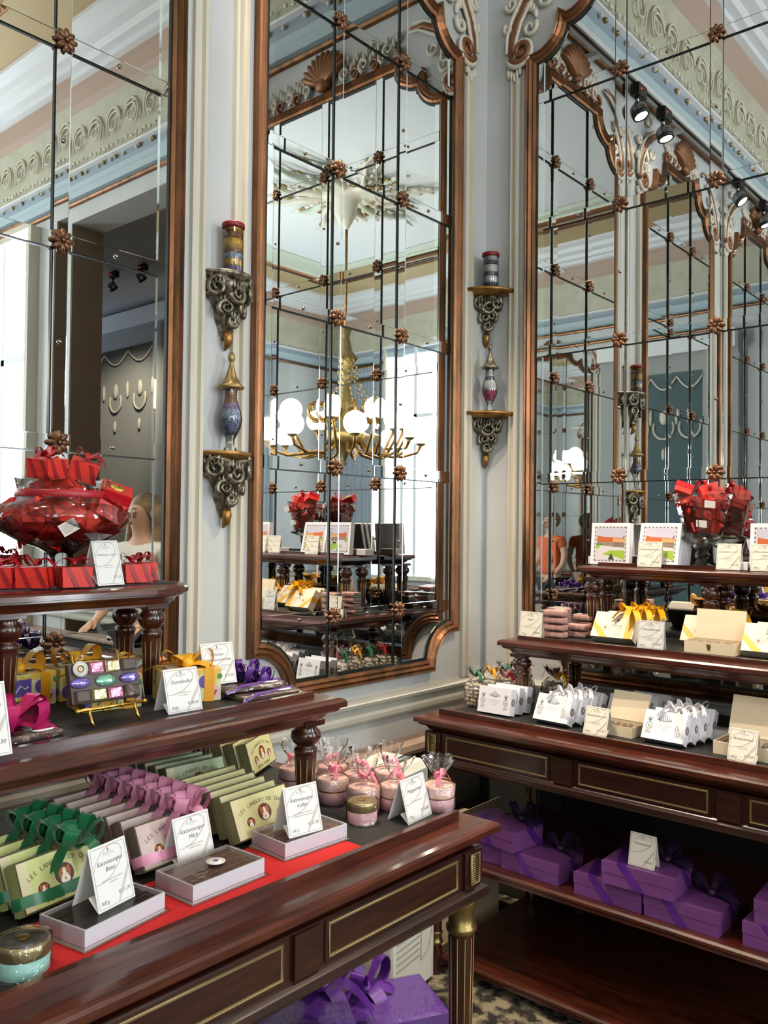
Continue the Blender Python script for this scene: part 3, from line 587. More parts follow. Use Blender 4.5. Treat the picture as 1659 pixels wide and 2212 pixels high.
def lean(x, y, z, rz, ang, t): return (x, y, z+t*math.sin(ang)), (-ang, 0, rz)
class Pool:
    def __init__(s, fn): s.fn = fn; s.r = None
    def put(s, loc, rot, label, group=None):
        if s.r is None:
            s.r = s.fn(); s.r.location = loc; s.r.rotation_euler = rot; s.r['label'] = label
            if group: s.r['group'] = group
            return s.r
        return dup(s.r, loc, rot, label, group)
def price_card(loc, rz, title, desc, wt, pr_, label, w=.077, h=.102, paper='card', lean_=.28):
    g = G(); ML = T(0, 0, 0, rx=-lean_); H = h
    g.box((-w/2, 0, 0), (w/2, .0009, H), paper, ML)
    ty, tz = H*math.sin(lean_), H*math.cos(lean_)
    MB = Matrix.Translation((0, ty, tz)) @ Matrix.Rotation(lean_*1.15, 4, 'X'); g.box((-w/2, .0, -H*1.008), (w/2, .0009, 0), paper, MB)
    MS = Matrix.Translation((0, .001, .001)) @ Matrix.Rotation(-lean_*3.0, 4, 'X'); g.box((-w/2, 0, 0), (w/2, .0008, H*.3), paper, MS)
    e = -.0003; q = w/.077
    g.frame(-w/2+.003, .003, w/2-.003, H-.003, .0007, e, 'grey', ML)
    for pts, ww in (([(-.455, .62), (-.35, .76), (-.2, .88), (-.02, .945), (.15, .96), (.29, .925), (.355, .84), (.33, .73), (.22, .62), (.08, .53), (-.06, .465), (-.22, .425), (-.36, .415), (-.455, .425)], .0021), ([(.455, .54), (.36, .41), (.2, .21), (.07, .045)], .0048)):
        g.strip([(x*w, e*.6, z*H) for x, z in pts], [ww*q*(.7+.5*math.sin(PI*i/(len(pts)-1))) for i in range(len(pts))], [tuple(Vector((-(pts[min(i+1, len(pts)-1)][1]-pts[max(i-1, 0)][1])*H, 0, (pts[min(i+1, len(pts)-1)][0]-pts[max(i-1, 0)][0])*w)).normalized()) for i in range(len(pts))], 'swirl', ML)
    g.ell((0, -.0003, H*.905), (.0017*q, .0002, .0026*q), 'grey', 6, 4, ML)
    g.text('D E M E L', 0, H*.835, .0052*q, e, 'grey', 'c', 0, ML); g.rect(-.014*q, H*.822, .014*q, H*.8255, e, 'faint', ML); g.text('WIEN', 0, H*.79, .0022*q, e, 'faint', 'c', 0, ML)
    n = len(title)
    for i, t in enumerate(title): g.text(t, 0, H*(.66 if n == 1 else .685)-.0108*q*i, .0092*q, e, 'ink', 'c', .25, ML, w*.8)
    for i, t in enumerate(desc): g.text(t, 0, H*.43-.0048*q*i, .0037*q, e, 'grey', 'c', .2, ML, w*.82)
    if wt: g.text(wt, -w/2+.008*q, H*.09, .0078*q, e, 'ink', 'l', .25, ML)
    if pr_: g.text(pr_, w/2-.007*q, H*.16, .0078*q, e, 'ink', 'r', .25, ML)
    return tag(g.build('price_card', None, loc, (0, 0, rz)), label, 'price card', 'tented price cards')
def cat(g, c, s, y, M):                                     # ginger and white cat's head in an oval
    x, z = c
    g.disc((x, y, z), s*1.12, s*1.02, 'ivory', 24, M); g.disc((x, y-.0002, z), s, s*.92, 'catbrown', 24, M)
    for k in (1, -1): g.poly([(x+k*s*.62, y-.0004, z+s*.66), (x+k*s*.68, y-.0004, z+.1*s), (x+k*s*.12, y-.0004, z+s*.42)], 'ginger', M)
    g.disc((x, y-.0005, z+.02*s), s*.62, s*.52, 'ginger', 18, M); g.disc((x, y-.0006, z-.5*s), s*.5, s*.34, 'catwhite', 14, M)
    g.poly([(x-.1*s, y-.0007, z+.5*s), (x-.32*s, y-.0007, z-.28*s), (x, y-.0007, z-.42*s), (x+.32*s, y-.0007, z-.28*s), (x+.1*s, y-.0007, z+.5*s)], 'catwhite', M)
    for k in (1, -1): g.disc((x+k*s*.27, y-.0009, z+.06*s), s*.1, s*.06, 'edge_dark', 8, M); g.disc((x+k*s*.17, y-.0008, z-.24*s), s*.2, s*.15, 'catwhite', 10, M)
    g.disc((x, y-.001, z-.14*s), s*.08, s*.05, 'bonbon', 8, M); g.poly([(x-.07*s, y-.001, z-.34*s), (x+.07*s, y-.001, z-.34*s), (x+.05*s, y-.001, z-.56*s), (x-.05*s, y-.001, z-.56*s)], 'tongue', M)
def cat_box(side, face, ribbon=None, full=True):
    def f():
        r = thing('gift_box', '-', 'box', (0, 0, 0), (0, 0, 0)); w, h, t = .160, .083, .03
        G().box((-w/2+.0015, .006, .0015), (w/2-.0015, t, h-.0015), side).build('box_base', r)
        g = G(); g.box((-w/2, 0, 0), (w/2, .02, h), side); g.rect(-w/2, 0, w/2, h, -.0002, 'edge_dark'); g.rect(-w/2+.003, .003, w/2-.003, h-.003, -.0004, face); g.rect(-w/2+.003, .003, -w/2+.022, h-.003, -.0005, 'ivory' if face != 'mauveface' else face)
        g.arctext('LES LANGUES DE CHAT', (0, -.070), .132, .0108, -.0007, 'edge_dark', .98)
        cat(g, (.004, .041), .0185, -.0007, None); cat(g, (-.038, .030), .0108, -.0007, None); cat(g, (.046, .030), .0108, -.0007, None)
        g.text('DEMEL VIENNE', 0, .0075, .0115, -.0007, 'edge_dark', 'c', 0, None, .112); g.build('lid', r)
        if ribbon:
            b = G(); z0 = .020
            for z in (z0,): b.strip([(-w/2-.0008, t, z), (-w/2-.0008, -.001, z+.001), (-.03, -.0016, z-.002), (.03, -.0016, z-.002), (w/2+.0008, -.001, z+.004), (w/2+.0008, t, z)], .018, (0, 0, 1), ribbon)
            b.build('ribbon', r)
            k = G(); bow(k, ribbon, .042, .024, (25, 160, (70, .8), (115, .8), 215, -30), ((20, .06), (195, .065), (-75, .05)), .75, T(.038, -.004, h-.006, rx=.5)); k.build('bow', r)
        return r
    return Pool(f)
ZT = .8745
# ---------------------------------------------------------------- left table, bottom tier
LEAN = math.radians(24)
cb = cat_box('lime', 'limeface', 'rib_green')
for i in range(4):
    l, rt = lean(.742-.006*i, 1.322+.044*i, ZT, math.radians(9), LEAN, .03); cb.put(l, rt, '%s lime cat-picture chocolate box with dark green ribbon, at the far left of the table' % ORD[i], 'cat boxes with green ribbon')
cb = cat_box('mauve', 'mauveface', 'rib_pink')
for i in range(7):
    l, rt = lean(.966-.003*i, 1.328+.0425*i, ZT, math.radians(5), LEAN, .03); cb.put(l, rt, '%s mauve cat-picture chocolate box with pink ribbon, counting back from the viewer' % ORD[i], 'cat boxes with pink ribbon')
cb = cat_box('olive', 'oliveface')
for i in range(6):
    l, rt = lean(1.172+.0045*i, 1.315+.038*i, ZT, math.radians(4), LEAN, .03); cb.put(l, rt, '%s pale yellow cat-picture box in the row behind the coffee-coloured tray' % ORD[i], 'plain cat boxes, near row')
for i in range(6):
    l, rt = lean(1.487-.0215*i, 1.685+.024*i, ZT, math.radians(27), math.radians(17), .03); cb.put(l, rt, '%s pale yellow cat-picture box in the angled row beside the post' % ORD[i], 'plain cat boxes, angled row')
cb = cat_box('sage', 'sageface')
for i in range(6):
    l, rt = lean(1.220-.004*i, 1.600+.0345*i, ZT, math.radians(-2), LEAN*.8, .03); cb.put(l, rt, '%s sage green cat-picture box in the shaded row under the shelf' % ORD[i], 'sage cat boxes under the shelf')
tag(G().slab([(.598, 1.132), (1.262, 1.132), (1.262, 1.300), (.63, 1.300)], [(0, ZT), (.001, ZT+.0015), (0, ZT+.003)], 'cloth').build('cloth_runner'), 'bright red felt runner under the three white chocolate trays', 'cloth')
def choc_tray(loc, rz, choc, label, seal, w=.160, d=.102, h=.03):
    r = thing('chocolate_tray', label, 'chocolates', loc, (0, 0, rz), 'white carton trays of chocolate'); g = G(); t = .003
    for a, b in (((-w/2, -d/2, .003), (w/2, -d/2+t, h)), ((-w/2, d/2-t, .003), (w/2, d/2, h)), ((-w/2, -d/2+t, .003), (-w/2+t, d/2-t, h)), ((w/2-t, -d/2+t, .003), (w/2, d/2-t, h))): g.box(a, b, 'whitecarton')
    g.box((-w/2, -d/2, .0005), (w/2, d/2, .005), 'whitecarton'); g.box((-w/2-.004, -d/2-.004, 0), (w/2+.004, d/2+.004, .0005), 'ledge'); g.build('carton', r)
    c = G(); n = 8
    for i in range(n):
        y = -d/2+t+(d-2*t)*(i+.5)/n; c.rbox((-w/2+t+.002, y-.0058, .005), (w/2-t-.002, y+.0058, h-.004-.001*(i % 2)), .0022, choc)
    c.build('chocolate_tongues', r)
    e = G(); e.slab([(-w/2-.001, -d/2-.001), (w/2+.001, -d/2-.001), (w/2+.001, d/2+.001), (-w/2-.001, d/2+.001)], [(.008, .0007), (0, .004), (0, h+.0015)], 'cello_soft', None, (False, True)); e.build('cellophane_wrap', r)
    if seal: g = G(); g.lathe([(.017, 0), (.017, .0006), (.001, .0008)], 'sticker', 24, T(.012, .002, h+.0016)); g.lathe([(.0145, .0009), (.013, .0009)], 'swirl', 24, T(.012, .002, h+.0016)); g.lathe([(.005, .001), (.001, .0011)], 'violet', 10, T(.012, .002, h+.0016)); g.build('seal', r)
    return r
ZR = ZT+.0034
choc_tray((.747, 1.222, ZR), math.radians(10), 'choc_dark', 'white carton tray of nearly black chocolate tongues, nearest to the viewer', False)
choc_tray((.957, 1.224, ZR), math.radians(2), 'choc_milk', 'white carton tray of milk chocolate tongues with a round seal, middle of three', True)
choc_tray((1.193, 1.246, ZR), math.radians(-3), 'choc_milk', 'white carton tray of brown chocolate tongues, right end of the red runner', False)
price_card((.7545, 1.196, ZR+.0318), math.radians(13), ['Katzenzungen', 'Bitter'], ['Katzenzungen aus Zartbitter-', 'schokolade'], '160 g', '\u20ac 21,70', 'white tented price card standing on the nearly black chocolate tray', .077, .095)
price_card((.982, 1.293, ZR+.0002), math.radians(3), ['Katzenzungen', 'Milch'], ['Katzenzungen aus zarter', 'Milchschokolade'], '', '\u20ac 21,70', 'white tented price card behind the middle chocolate tray, before the pink ribboned boxes', .084, .094)
price_card((1.171, 1.205, ZR+.0318), math.radians(-8), ['Katzenzungen', 'Kaffee'], ['Katzenzungen aus Vollmilch-', 'schokolade mit Kaffeegeschmack'], '160 g', '\u20ac 21,70', 'white tented price card standing on the right-hand brown chocolate tray', .08, .092)
price_card((1.470, 1.160, ZT), math.radians(5), ['Margueriten'], ['Zarte Milchschokolade'], '70 g', '\u20ac 16,80', 'white tented price card at the right end among the pink pots', .092, .091)
def tin(loc, R_, h, base, lid, label, split=.55):
    r = thing('round_tin', label, 'tin', loc)
    G().lathe([(.001, 0), (R_*.94, 0), (R_*.97, .003), (R_*.97, h*split), (.001, h*split)], base, 28).build('tin_base', r)
    l = G(); l.lathe([(R_*.98, h*split), (R_, h*split+.002), (R_, h-.008), (R_*.98, h-.003), (R_*.9, h-.001), (R_*.86, h-.002)], 'lidgold', 28); l.lathe([(R_*.86, h-.002), (R_*.6, h-.001), (R_*.3, h-.002), (.001, h-.001)], lid, 28); l.lathe([(R_*.25, h), (R_*.1, h+.0015), (.001, h+.001)], 'gold', 12); l.build('lid', r)
    rn = random.Random(5); ph = [rn.uniform(0, 6) for _ in range(4)]
    G().lathe([(R_*1.12, .0006), (R_*1.05, .006), (R_*1.03, h*.5), (R_*1.05, h*.85), (R_*1.0, h+.0022), (R_*.5, h+.0035), (.001, h+.003)], 'cello', 30, None, 0, 2*PI, lambda t, z: 1+.02*math.sin(7*t+ph[0])+.015*math.sin(13*t+ph[1]+60*z)).build('cellophane_wrap', r); return r
tin((.594, 1.178, ZT), .037, .047, 'teal', 'lidfoil', 'round pale teal tin with dull gold lid at the lower left corner')
tin((1.376, 1.246, ZT), .033, .047, 'pinkpot', 'lidgold', 'small round pink tin with shiny gold lid before the wrapped pots')
def pot():
    r = thing('candy_pot', '-', 'pot', (0, 0, 0), (0, 0, 0), 'pink pots wrapped in cellophane'); R_, h = .0365, .055
    G().lathe([(.001, 0), (R_*.97, 0), (R_*.97, h*.55), (.001, h*.55)], 'pinkpot', 28).build('pot_base', r)
    g = G(); g.lathe([(R_*.97, h*.5), (R_*.985, h*.5), (R_*.985, h*.56), (R_*.97, h*.56)], 'old_gold', 28); g.lathe([(R_, h*.56), (R_, h-.003), (R_*.99, h-.001), (R_*.97, h-.0015)], 'pinklid', 28); g.lathe([(R_*.99, h-.0012), (R_*.96, h), (R_*.94, h-.001)], 'old_gold', 28); g.lathe([(R_*.94, h-.002), (R_*.5, h+.001), (.001, h+.002)], 'pinklid', 28); g.build('lid', r)
    rn = random.Random(11); ph = [rn.uniform(0, 6) for _ in range(5)]
    G().lathe([(R_*1.05, .0007), (R_*1.06, .01), (R_*1.04, h*.6), (R_*1.06, h), (R_*.7, h+.008), (R_*.24, h+.014), (R_*.2, h+.018), (R_*.45, h+.028), (R_*.72, h+.045), (R_*.85, h+.062)], 'cello', 36, None, 0, 2*PI, lambda t, z: 1+(.03 if z < h else min(.34, .06+5*(z-h)))*(math.sin(5*t+ph[0])*.6+math.sin(9*t+ph[1])*.5+.3*math.sin(17*t+ph[2]+90*z))).build('cellophane_wrap', r)
    bow(G(), 'rib_rose', .02, .011, (10, 190), ((-20, .03), (-150, .03), (60, .025)), .5, T(0, -.004, h+.016)).build('bow', r); return r
pp = Pool(pot)
for i, (x, y, a, lb) in enumerate(((1.556, 1.178, 0, 'nearest the table corner, right of the price card'), (1.492, 1.249, 40, 'half hidden behind the price card'), (1.432, 1.292, 80, 'just behind the small gold-lidded tin'), (1.432, 1.388, 20, 'just right of the turned post'), (1.503, 1.372, 60, 'in the middle of the group'), (1.432, 1.518, 100, 'alone to the left of the turned post'), (1.506, 1.462, 130, 'at the back, beside the cream machine'), (1.566, 1.335, 70, 'in front of the cream machine'))):
    pp.put((x, y, ZT), (0, 0, math.radians(a)), 'pink cellophane-wrapped pot with rose bow, ' + lb, 'pink pots wrapped in cellophane')
# ---------------------------------------------------------------- left table, middle tier
Z2 = 1.1285
def choc_pack(cmat, rib, oval):
    def f():
        r = thing('chocolate_pack', '-', 'chocolate', (0, 0, 0), (0, 0, 0)); w, d, h = .15, .10, .011
        G().rbox((-w/2, -d/2, 0), (w/2, d/2, h), .004, cmat).build('chocolate_bar', r)
        G().slab([(-w/2-.004, -d/2-.003), (w/2+.004, -d/2-.003), (w/2+.004, d/2+.003), (-w/2-.004, d/2+.003)], [(0, .0005), (0, h*.7), (-.004, h+.002)], 'cello', None, (False, True)).build('cellophane_wrap', r)
        g = G(); g.lathe([(.021, 0), (.021, .0007), (.001, .0009)], oval, 24, T(.042, -.034, h+.0021) @ Matrix.Diagonal((1, .55, 1, 1))); g.build('seal', r)
        return r
    return f
MAGENTA = choc_pack('choc_nut', 'rib_mag', 'sticker')
for i, (x, y, z, a, lb) in enumerate(((.716, 1.482, Z2, 3, 'right-hand dark nut chocolate slab with magenta bow, beside the brass easel'), (.565, 1.52, Z2, 8, 'dark nut chocolate slab with magenta bow at the left picture edge'), (.600, 1.585, Z2+.0145, -4, 'dark nut chocolate slab with magenta bow lying behind two others'))):
    r = MAGENTA(); r.location = (x, y, z); r.rotation_euler = (0, 0, math.radians(a)); r['label'] = lb; r['group'] = 'slabs with magenta bows'
    g = G(); bow(g, 'rib_mag', .07, .037, (15, 70, 125, 180, 235, (300, .9), (345, .9), (95, .6)), ((-62, .085), (-15, .075), (165, .07), (205, .07)), .36, T(.016, .026, .018), .15); g.build('bow', r)
price_card((.606, 1.336, Z2+.011), math.radians(2), ['Nussschokolade'], ['zartbittere Schokolade', 'mit gerösteten Nüssen'], '60 g', '\u20ac 4.30', 'white tented price card cut by the left picture edge, before the magenta bows', .09, .115)
r = thing('brass_easel', 'small brass easel standing behind the shelf edge and holding the bonbon box', 'easel', (.898, 1.505, Z2)); g = G()
g.tube([(-.075, -.052, .033), (.075, -.052, .033)], .0032, 'gold', 8)
for x in (-.07, -.02, .02, .07): g.ell((x, -.052, .033), (.003, .0052, .0052), 'gold')
for x in (-.048, .048): g.tube([(x, -.052, .033), (x, -.063, .012), (x+.004, -.066, .003)], .003, 'gold', 7)
g.build('front_rail', r); g = G()
for x in (-.048, .048): g.tube([(x, -.05, .034), (x, -.02, .03), (x, .012, .128)], .0028, 'gold', 7)
g.tube([(0, .01, .11), (0, .06, .003)], .0028, 'gold', 7); g.tube([(-.048, .008, .11), (.048, .008, .11)], .0026, 'gold', 7); g.build('back_frame', r)
r = thing('bonbon_box', 'clear box of wrapped pink, green and violet bonbons on the brass easel', 'chocolates', (.898, 1.462, Z2+.041), (math.radians(-17), 0, math.radians(-5))); w, h, d = .146, .082, .026
G().rbox((-w/2+.004, .008, .003), (w/2-.004, d, h-.003), .002, 'chocolate').build('tray_insert', r)
lay = [[('seal', 0), ('foil_pink', 0), ('foil_cream', 0), ('chocolate', 0)], [('foil_violet', 1), ('foil_green', 1), ('foil_violet', 1)], [('chocolate', 0), ('foil_cream', 0), ('foil_pink', 0), ('choc_nut', 0)]]
for j, row in enumerate(lay):
    n = len(row)
    for i, (m, ov) in enumerate(row):
        x = -w/2+.0235+(w-.047)*i/(n-1); z = h-.0155-.0255*j
        if m == 'seal':
            g = G(); g.lathe([(.0148, 0), (.0148, .001), (.001, .0012)], 'sticker', 24, T(x, .001, z, rx=PI/2)); g.lathe([(.013, .0012), (.012, .0013)], 'swirl', 24, T(x, .001, z, rx=PI/2)); g.lathe([(.0075, .0014), (.004, .0016)], 'old_gold', 16, T(x, .001, z, rx=PI/2)); g.build('seal', r)
        else:
            g = G(); (g.ell((x, .006, z), (.0215, .006, .0108), m, 14, 8) if ov else g.slab([(x-.0145, -.0115), (x+.0145, -.0115), (x+.0145, .0115), (x-.0145, .0115)], [(0, -.008), (0, -.004), (-.003, .0)], m, T(0, 0, z, rx=PI/2))); g.build('bonbon', r)
G().slab([(-w/2, -h/2), (w/2, -h/2), (w/2, h/2), (-w/2, h/2)], [(0, -d), (.001, -.004), (0, .0), (-.004, .002)], 'pane', T(0, .001, h/2, rx=PI/2)).build('clear_lid', r)
def suitcase():
    r = thing('painted_case', '-', 'box', (0, 0, 0), (0, 0, 0)); w, d, h = .128, .085, .07; rn = random.Random(4)
    g = G(); g.rbox((-w/2, -d/2, 0), (w/2, d/2, h), .003, 'suitcase'); cols = ['suit_purple', 'suit_green', 'suit_pink', 'suit_blue', 'bandyel', 'ivory']
    for i in range(5):
        x = -w/2+.014+.025*i; m = cols[(i*2) % 6]; g.disc((x, -d/2-.0004, .02+.022*(i % 2)), .012, .014, m, 10); g.disc((x+.01, -d/2-.0006, .052-.03*(i % 2)), .006, .006, cols[(i+3) % 6], 8)
    g.rect(-.045, .026, .005, .06, -d/2-.0008, 'suit_purple'); g.tube([(-.038, -d/2-.001, .045), (-.03, -d/2-.001, .035), (-.02, -d/2-.001, .048), (-.01, -d/2-.001, .04), (-.002, -d/2-.001, .044)], .0016, 'sticker', 4)
    for i in range(26): x, z = rn.uniform(-w/2+.004, w/2-.004), rn.uniform(.004, .024); g.disc((x, -d/2-.0009, z), .0018, .0028, 'dots', 6)
    for sx in (1, -1):
        for i in range(7): y, z = rn.uniform(-d/2+.01, d/2-.01), rn.uniform(.008, .06); g.poly([(sx*(w/2+.0006), y+.009*math.cos(t), z+.008*math.sin(t)) for t in [2*PI*q/9 for q in range(9)]], cols[i % 6])
    for i in range(12): x, y = rn.uniform(-w/2+.01, w/2-.01), rn.uniform(-d/2+.01, d/2-.01); g.lathe([(.009, 0), (.001, .0005)], cols[i % 6], 8, T(x, y, h+.0003))
    for q, m in ((.014, 'sticker'), (.011, 'suit_pink'), (.004, 'redfoil')): g.lathe([(q, 0), (.001, .0004)], m, 18, T(.042, -.012, h+.0006+(.015-q)*.1))
    g.build('case_body', r)
    b = G(); b.box((.026, -d/2-.0014, 0), (.048, d/2+.0014, h+.0014), 'rib_yel'); b.build('ribbon', r)
    bow(G(), 'rib_yel', .055, .030, (8, 172, (60, .6), (125, .6)), ((25, .095), (165, .1), (-30, .06)), .34, T(0, -.005, h+.005), .15).build('bow', r); return r
sc = Pool(suitcase)
for x, y, a, lb in ((.852, 1.737, 6, 'painted yellow case with gold bow behind the magenta slabs'), (.972, 1.602, -14, 'painted yellow case with gold bow half hidden behind the brass easel'), (.992, 1.752, 4, 'painted yellow case with gold bow at the back, left of the shelf posts'), (1.135, 1.545, -20, 'painted yellow case with gold bow behind the price card, right of the easel')):
    sc.put((x, y, Z2), (0, 0, math.radians(a)), lb, 'painted cases with gold bows')
price_card((1.0565, 1.439, Z2), math.radians(-2), ['Demelkoffer'], ['Gemischte Bonbonniere', 'ohne Alkohol'], '260g', '\u20ac 38,30', 'white tented price card in front of the right-hand painted yellow case', .081, .088)
VIO = choc_pack('chocolate', 'rib_pur', 'sticker')
for i, (x, y, z, a, lb) in enumerate(((1.275, 1.470, Z2, -6, 'front violet-bowed chocolate slab by the shelf end'), (1.262, 1.545, Z2, -4, 'second violet-bowed chocolate slab, behind the front one'), (1.266, 1.505, Z2+.0145, -9, 'violet-bowed chocolate slab lying across the front two'), (1.245, 1.655, Z2, 5, 'violet-bowed chocolate slab beside the back post'))):
    r = VIO(); r.location = (x, y, z); r.rotation_euler = (0, 0, math.radians(a)); r['label'] = lb; r['group'] = 'slabs with violet bows'
    g = G(); bow(g, 'rib_pur', .036, .018, (15, 85, 150, 200, (270, .7), 330), ((-15, .07), (20, .06), (175, .06)), .85, T(.012, .02, .018)); g.build('bow', r)
    if i != 3: G().strip([(-.076, -.051, .0003), (-.04, -.0515, .0135), (.076, -.026, .0143)], .012, (.1, .5, .4), 'rib_pur').build('ribbon', r)
price_card((1.196, 1.503, Z2+.0305), math.radians(-8), ['Veilchen-', 'Vollmilchschokolade'], ['feine, zartschmelzende Milchschokolade', 'verfeinert mit kandierten', 'Veilchenblütenblättern'], '60 g', '\u20ac 4.30', 'white tented price card standing on the violet-bowed slabs', .08, .09)
# ---------------------------------------------------------------- left table, top tier
Z3 = 1.3765
def red_gift(w=.060, d=.057, h=.041, open_=False, tie=True):
    def f():
        r = thing('red_gift_box', '-', 'gift box', (0, 0, 0), (0, 0, 0)); G().box((-w/2+.001, -d/2+.001, 0), (w/2-.001, d/2-.001, h*.6), 'redbox').build('box_base', r)
        if open_:
            g = G(); g.box((-w/2, -d/2, h*.5), (w/2, d/2, h), 'redfoil'); g.ell((.0, 0, h), (w*.26, d*.24, .006), 'gold', 12, 6); g.frame(-w/2+.006, -d/2+.006, w/2-.006, d/2-.006, .003, 0, 'redbox', T(0, 0, h+.0006, rx=-PI/2) @ Matrix.Diagonal((1, 1, -1, 1))); g.build('lid', r); return r
        G().box((-w/2, -d/2, h*.5), (w/2, d/2, h), 'redbox').build('lid', r); b = G()
        for M in (T(0, -d/2-.0006, 0), T(w/2+.0006, 0, 0, rz=PI/2), T(-w/2-.0006, 0, 0, rz=-PI/2)):
            for k in (-.42, .1): b.poly([(w*k, 0, h), (w*k+.010, 0, h), (w*k+.030, 0, 0), (w*k+.020, 0, 0)], 'rib_red', M)
        b.poly([(-w*.4, -d/2, h+.0006), (-w*.4+.013, -d/2, h+.0006), (w/2, d*.4, h+.0006), (w/2, d/2, h+.0006)], 'rib_red'); b.build('ribbon', r)
        if tie: bow(G(), 'rib_red', .026, .012, (20, 165, (90, .6)), ((-10, .045), (190, .045), (40, .04)), .6, T(0, 0, h+.004), .1).build('bow', r)
        return r
    return f
rg = Pool(red_gift())
for x, y, a, lb in ((.796, 1.703, -46, 'red gift box with red bow cut by the left picture edge'), (.850, 1.664, -48, 'second red gift box from the left on the round-ended shelf'), (.921, 1.642, -14, 'third red gift box from the left, left of the price card'), (1.092, 1.694, -6, 'red gift box with red bow at the rounded shelf end'), (.845, 1.765, 12, 'red gift box behind the two left ones, before the bowl foot'), (1.15, 1.752, -14, 'red gift box at the back of the rounded shelf end')):
    rg.put((x, y, Z3), (0, 0, math.radians(a)), lb, 'red gift boxes on the round-ended shelf')
price_card((1.001, 1.630, Z3), math.radians(7), ['\u201eLiebesherz in Gold\u201c'], ['Gemischte feine', 'Milchschokolade'], '', '\u20ac 5,20', 'white tented price card between red gift boxes on the round-ended shelf', .068, .098)
BX, BY = .948, 1.742
r = thing('glass_bowl', 'wide footed glass bowl heaped with red gift boxes', 'bowl', (BX, BY, Z3))
BOWL = [(.062, .0), (.05, .004), (.022, .012), (.017, .03), (.02, .05), (.03, .066), (.05, .078), (.09, .092), (.125, .112), (.142, .137), (.141, .152), (.128, .168), (.105, .18), (.094, .188), (.092, .2), (.098, .226), (.1, .228)]
G().lathe(BOWL, 'glass', 48).build('bowl_glass', r); G().lathe([(.095, .183), (.0975, .186), (.0965, .198), (.0945, .2)], 'rib_red', 40).build('ribbon', r)
sm = Pool(red_gift(.048, .044, .032, False, False)); rn = random.Random(21); ib = 0
for ring_, z, n in ((.0, .094, 1), (.055, .1, 6), (.095, .122, 10), (.035, .122, 4), (.055, .142, 6), (.1, .142, 10), (.02, .162, 3), (.062, .168, 6), (.03, .19, 3)):
    for i in range(n):
        a = 2*PI*(i+.3*ring_*30)/n+rn.uniform(-.15, .15); sm.put((BX+ring_*math.cos(a), BY+ring_*math.sin(a), Z3+z), (rn.uniform(-.7, .7), rn.uniform(-.7, .7), rn.uniform(0, 6)), 'small red gift box heaped inside the wide footed glass bowl', 'red boxes inside the glass bowl')
for x, y, z, e, lb in ((-.05, -.025, .225, (.12, -.12, .35), 'red gift box tilted on the heap, left side of the bowl rim'), (.035, -.01, .228, (.25, .3, -.5), 'red gift box with upright bow on top of the heap'), (-.005, .02, .222, (-.5, .2, .9), 'bright red box corner poking out between two gifts on the bowl')):
    rg.put((BX+x, BY+y, Z3+z), e, lb, 'red boxes on top of the bowl')
r = red_gift(.07, .062, .042, True)(); r.location = (BX+.088, BY-.045, Z3+.172); r.rotation_euler = (.42, .32, -.45); r['label'] = 'red box with clear lid showing gold, perched on the bowl shoulder'
gl = G().box((-.022, 0, -.013), (.022, .0006, .013), 'swirl', T(0, 0, 0, ry=-.45))
for i in range(6): gl.rect(-.018, .008-.0033*i, .018-.006*(i % 3), .0088-.0033*i, -.0003, 'ink', T(0, 0, 0, ry=-.45))
tag(gl.build('paper_label', None, (BX-.055, BY-.128, Z3+.122), (-.35, 0, .08)), 'small printed paper label behind the glass of the wide bowl', 'label')
# ---------------------------------------------------------------- right table, top
QR = -PI/2
def candy_bag(rib):
    def f():
        r = thing('candy_bag', '-', 'candy bag', (0, 0, 0), (0, 0, 0)); rn = random.Random(hash(rib) % 97); g = G(); pts = []
        for k in range(6):
            for i in range(4):
                for j in range(3):
                    if rn.random() < .94: g.ell((-.024+.016*i+rn.uniform(-.003, .003), -.015+.015*j+rn.uniform(-.003, .003), .0085+.0135*k+rn.uniform(-.002, .002)), (.0078*rn.uniform(.85, 1.1), .0078, .0074), 'candy', 8, 6)
        c = g.build('candies', r); c['kind'] = 'stuff'
        ph = [rn.uniform(0, 6) for _ in range(4)]; n = 24; prof = [(1.0, .0005), (1.05, .006), (1.06, .045), (1.0, .078), (.62, .094), (.22, .104), (.18, .108), (.5, .124), (.8, .142)]; vs = []; fs = []
        for i, (s_, z) in enumerate(prof):
            for j in range(n):
                t = 2*PI*j/n; x, y = math.cos(t), math.sin(t); m = max(abs(x), abs(y))**.75; a = 1+(.25 if z > .11 else .03)*math.sin(6*t+ph[0]+z*70)+(.12 if z > .11 else .02)*math.sin(11*t+ph[1])
                vs.append((x/m*.036*s_*a, y/m*.027*s_*a, z))
        for i in range(len(prof)-1):
            for j in range(n): k = (j+1) % n; fs.append((i*n+j, i*n+k, i*n+n+k, i*n+n+j))
        G().add(vs, fs, 'cello', True).build('clear_bag', r)
        G().lathe([(.010, 0), (.010, .0005), (.001, .0007)], 'sticker', 16, T(.016, -.0295, .066, rx=PI/2) @ Matrix.Diagonal((1.1, .6, 1, 1))).build('seal', r)
        bow(G(), rib, .026, .013, (5, 175, (80, .8)), ((-25, .035), (200, .04), (60, .04)), 1.0, T(0, -.004, .106), .35).build('bow', r); return r
    return f
ZQ = .8745
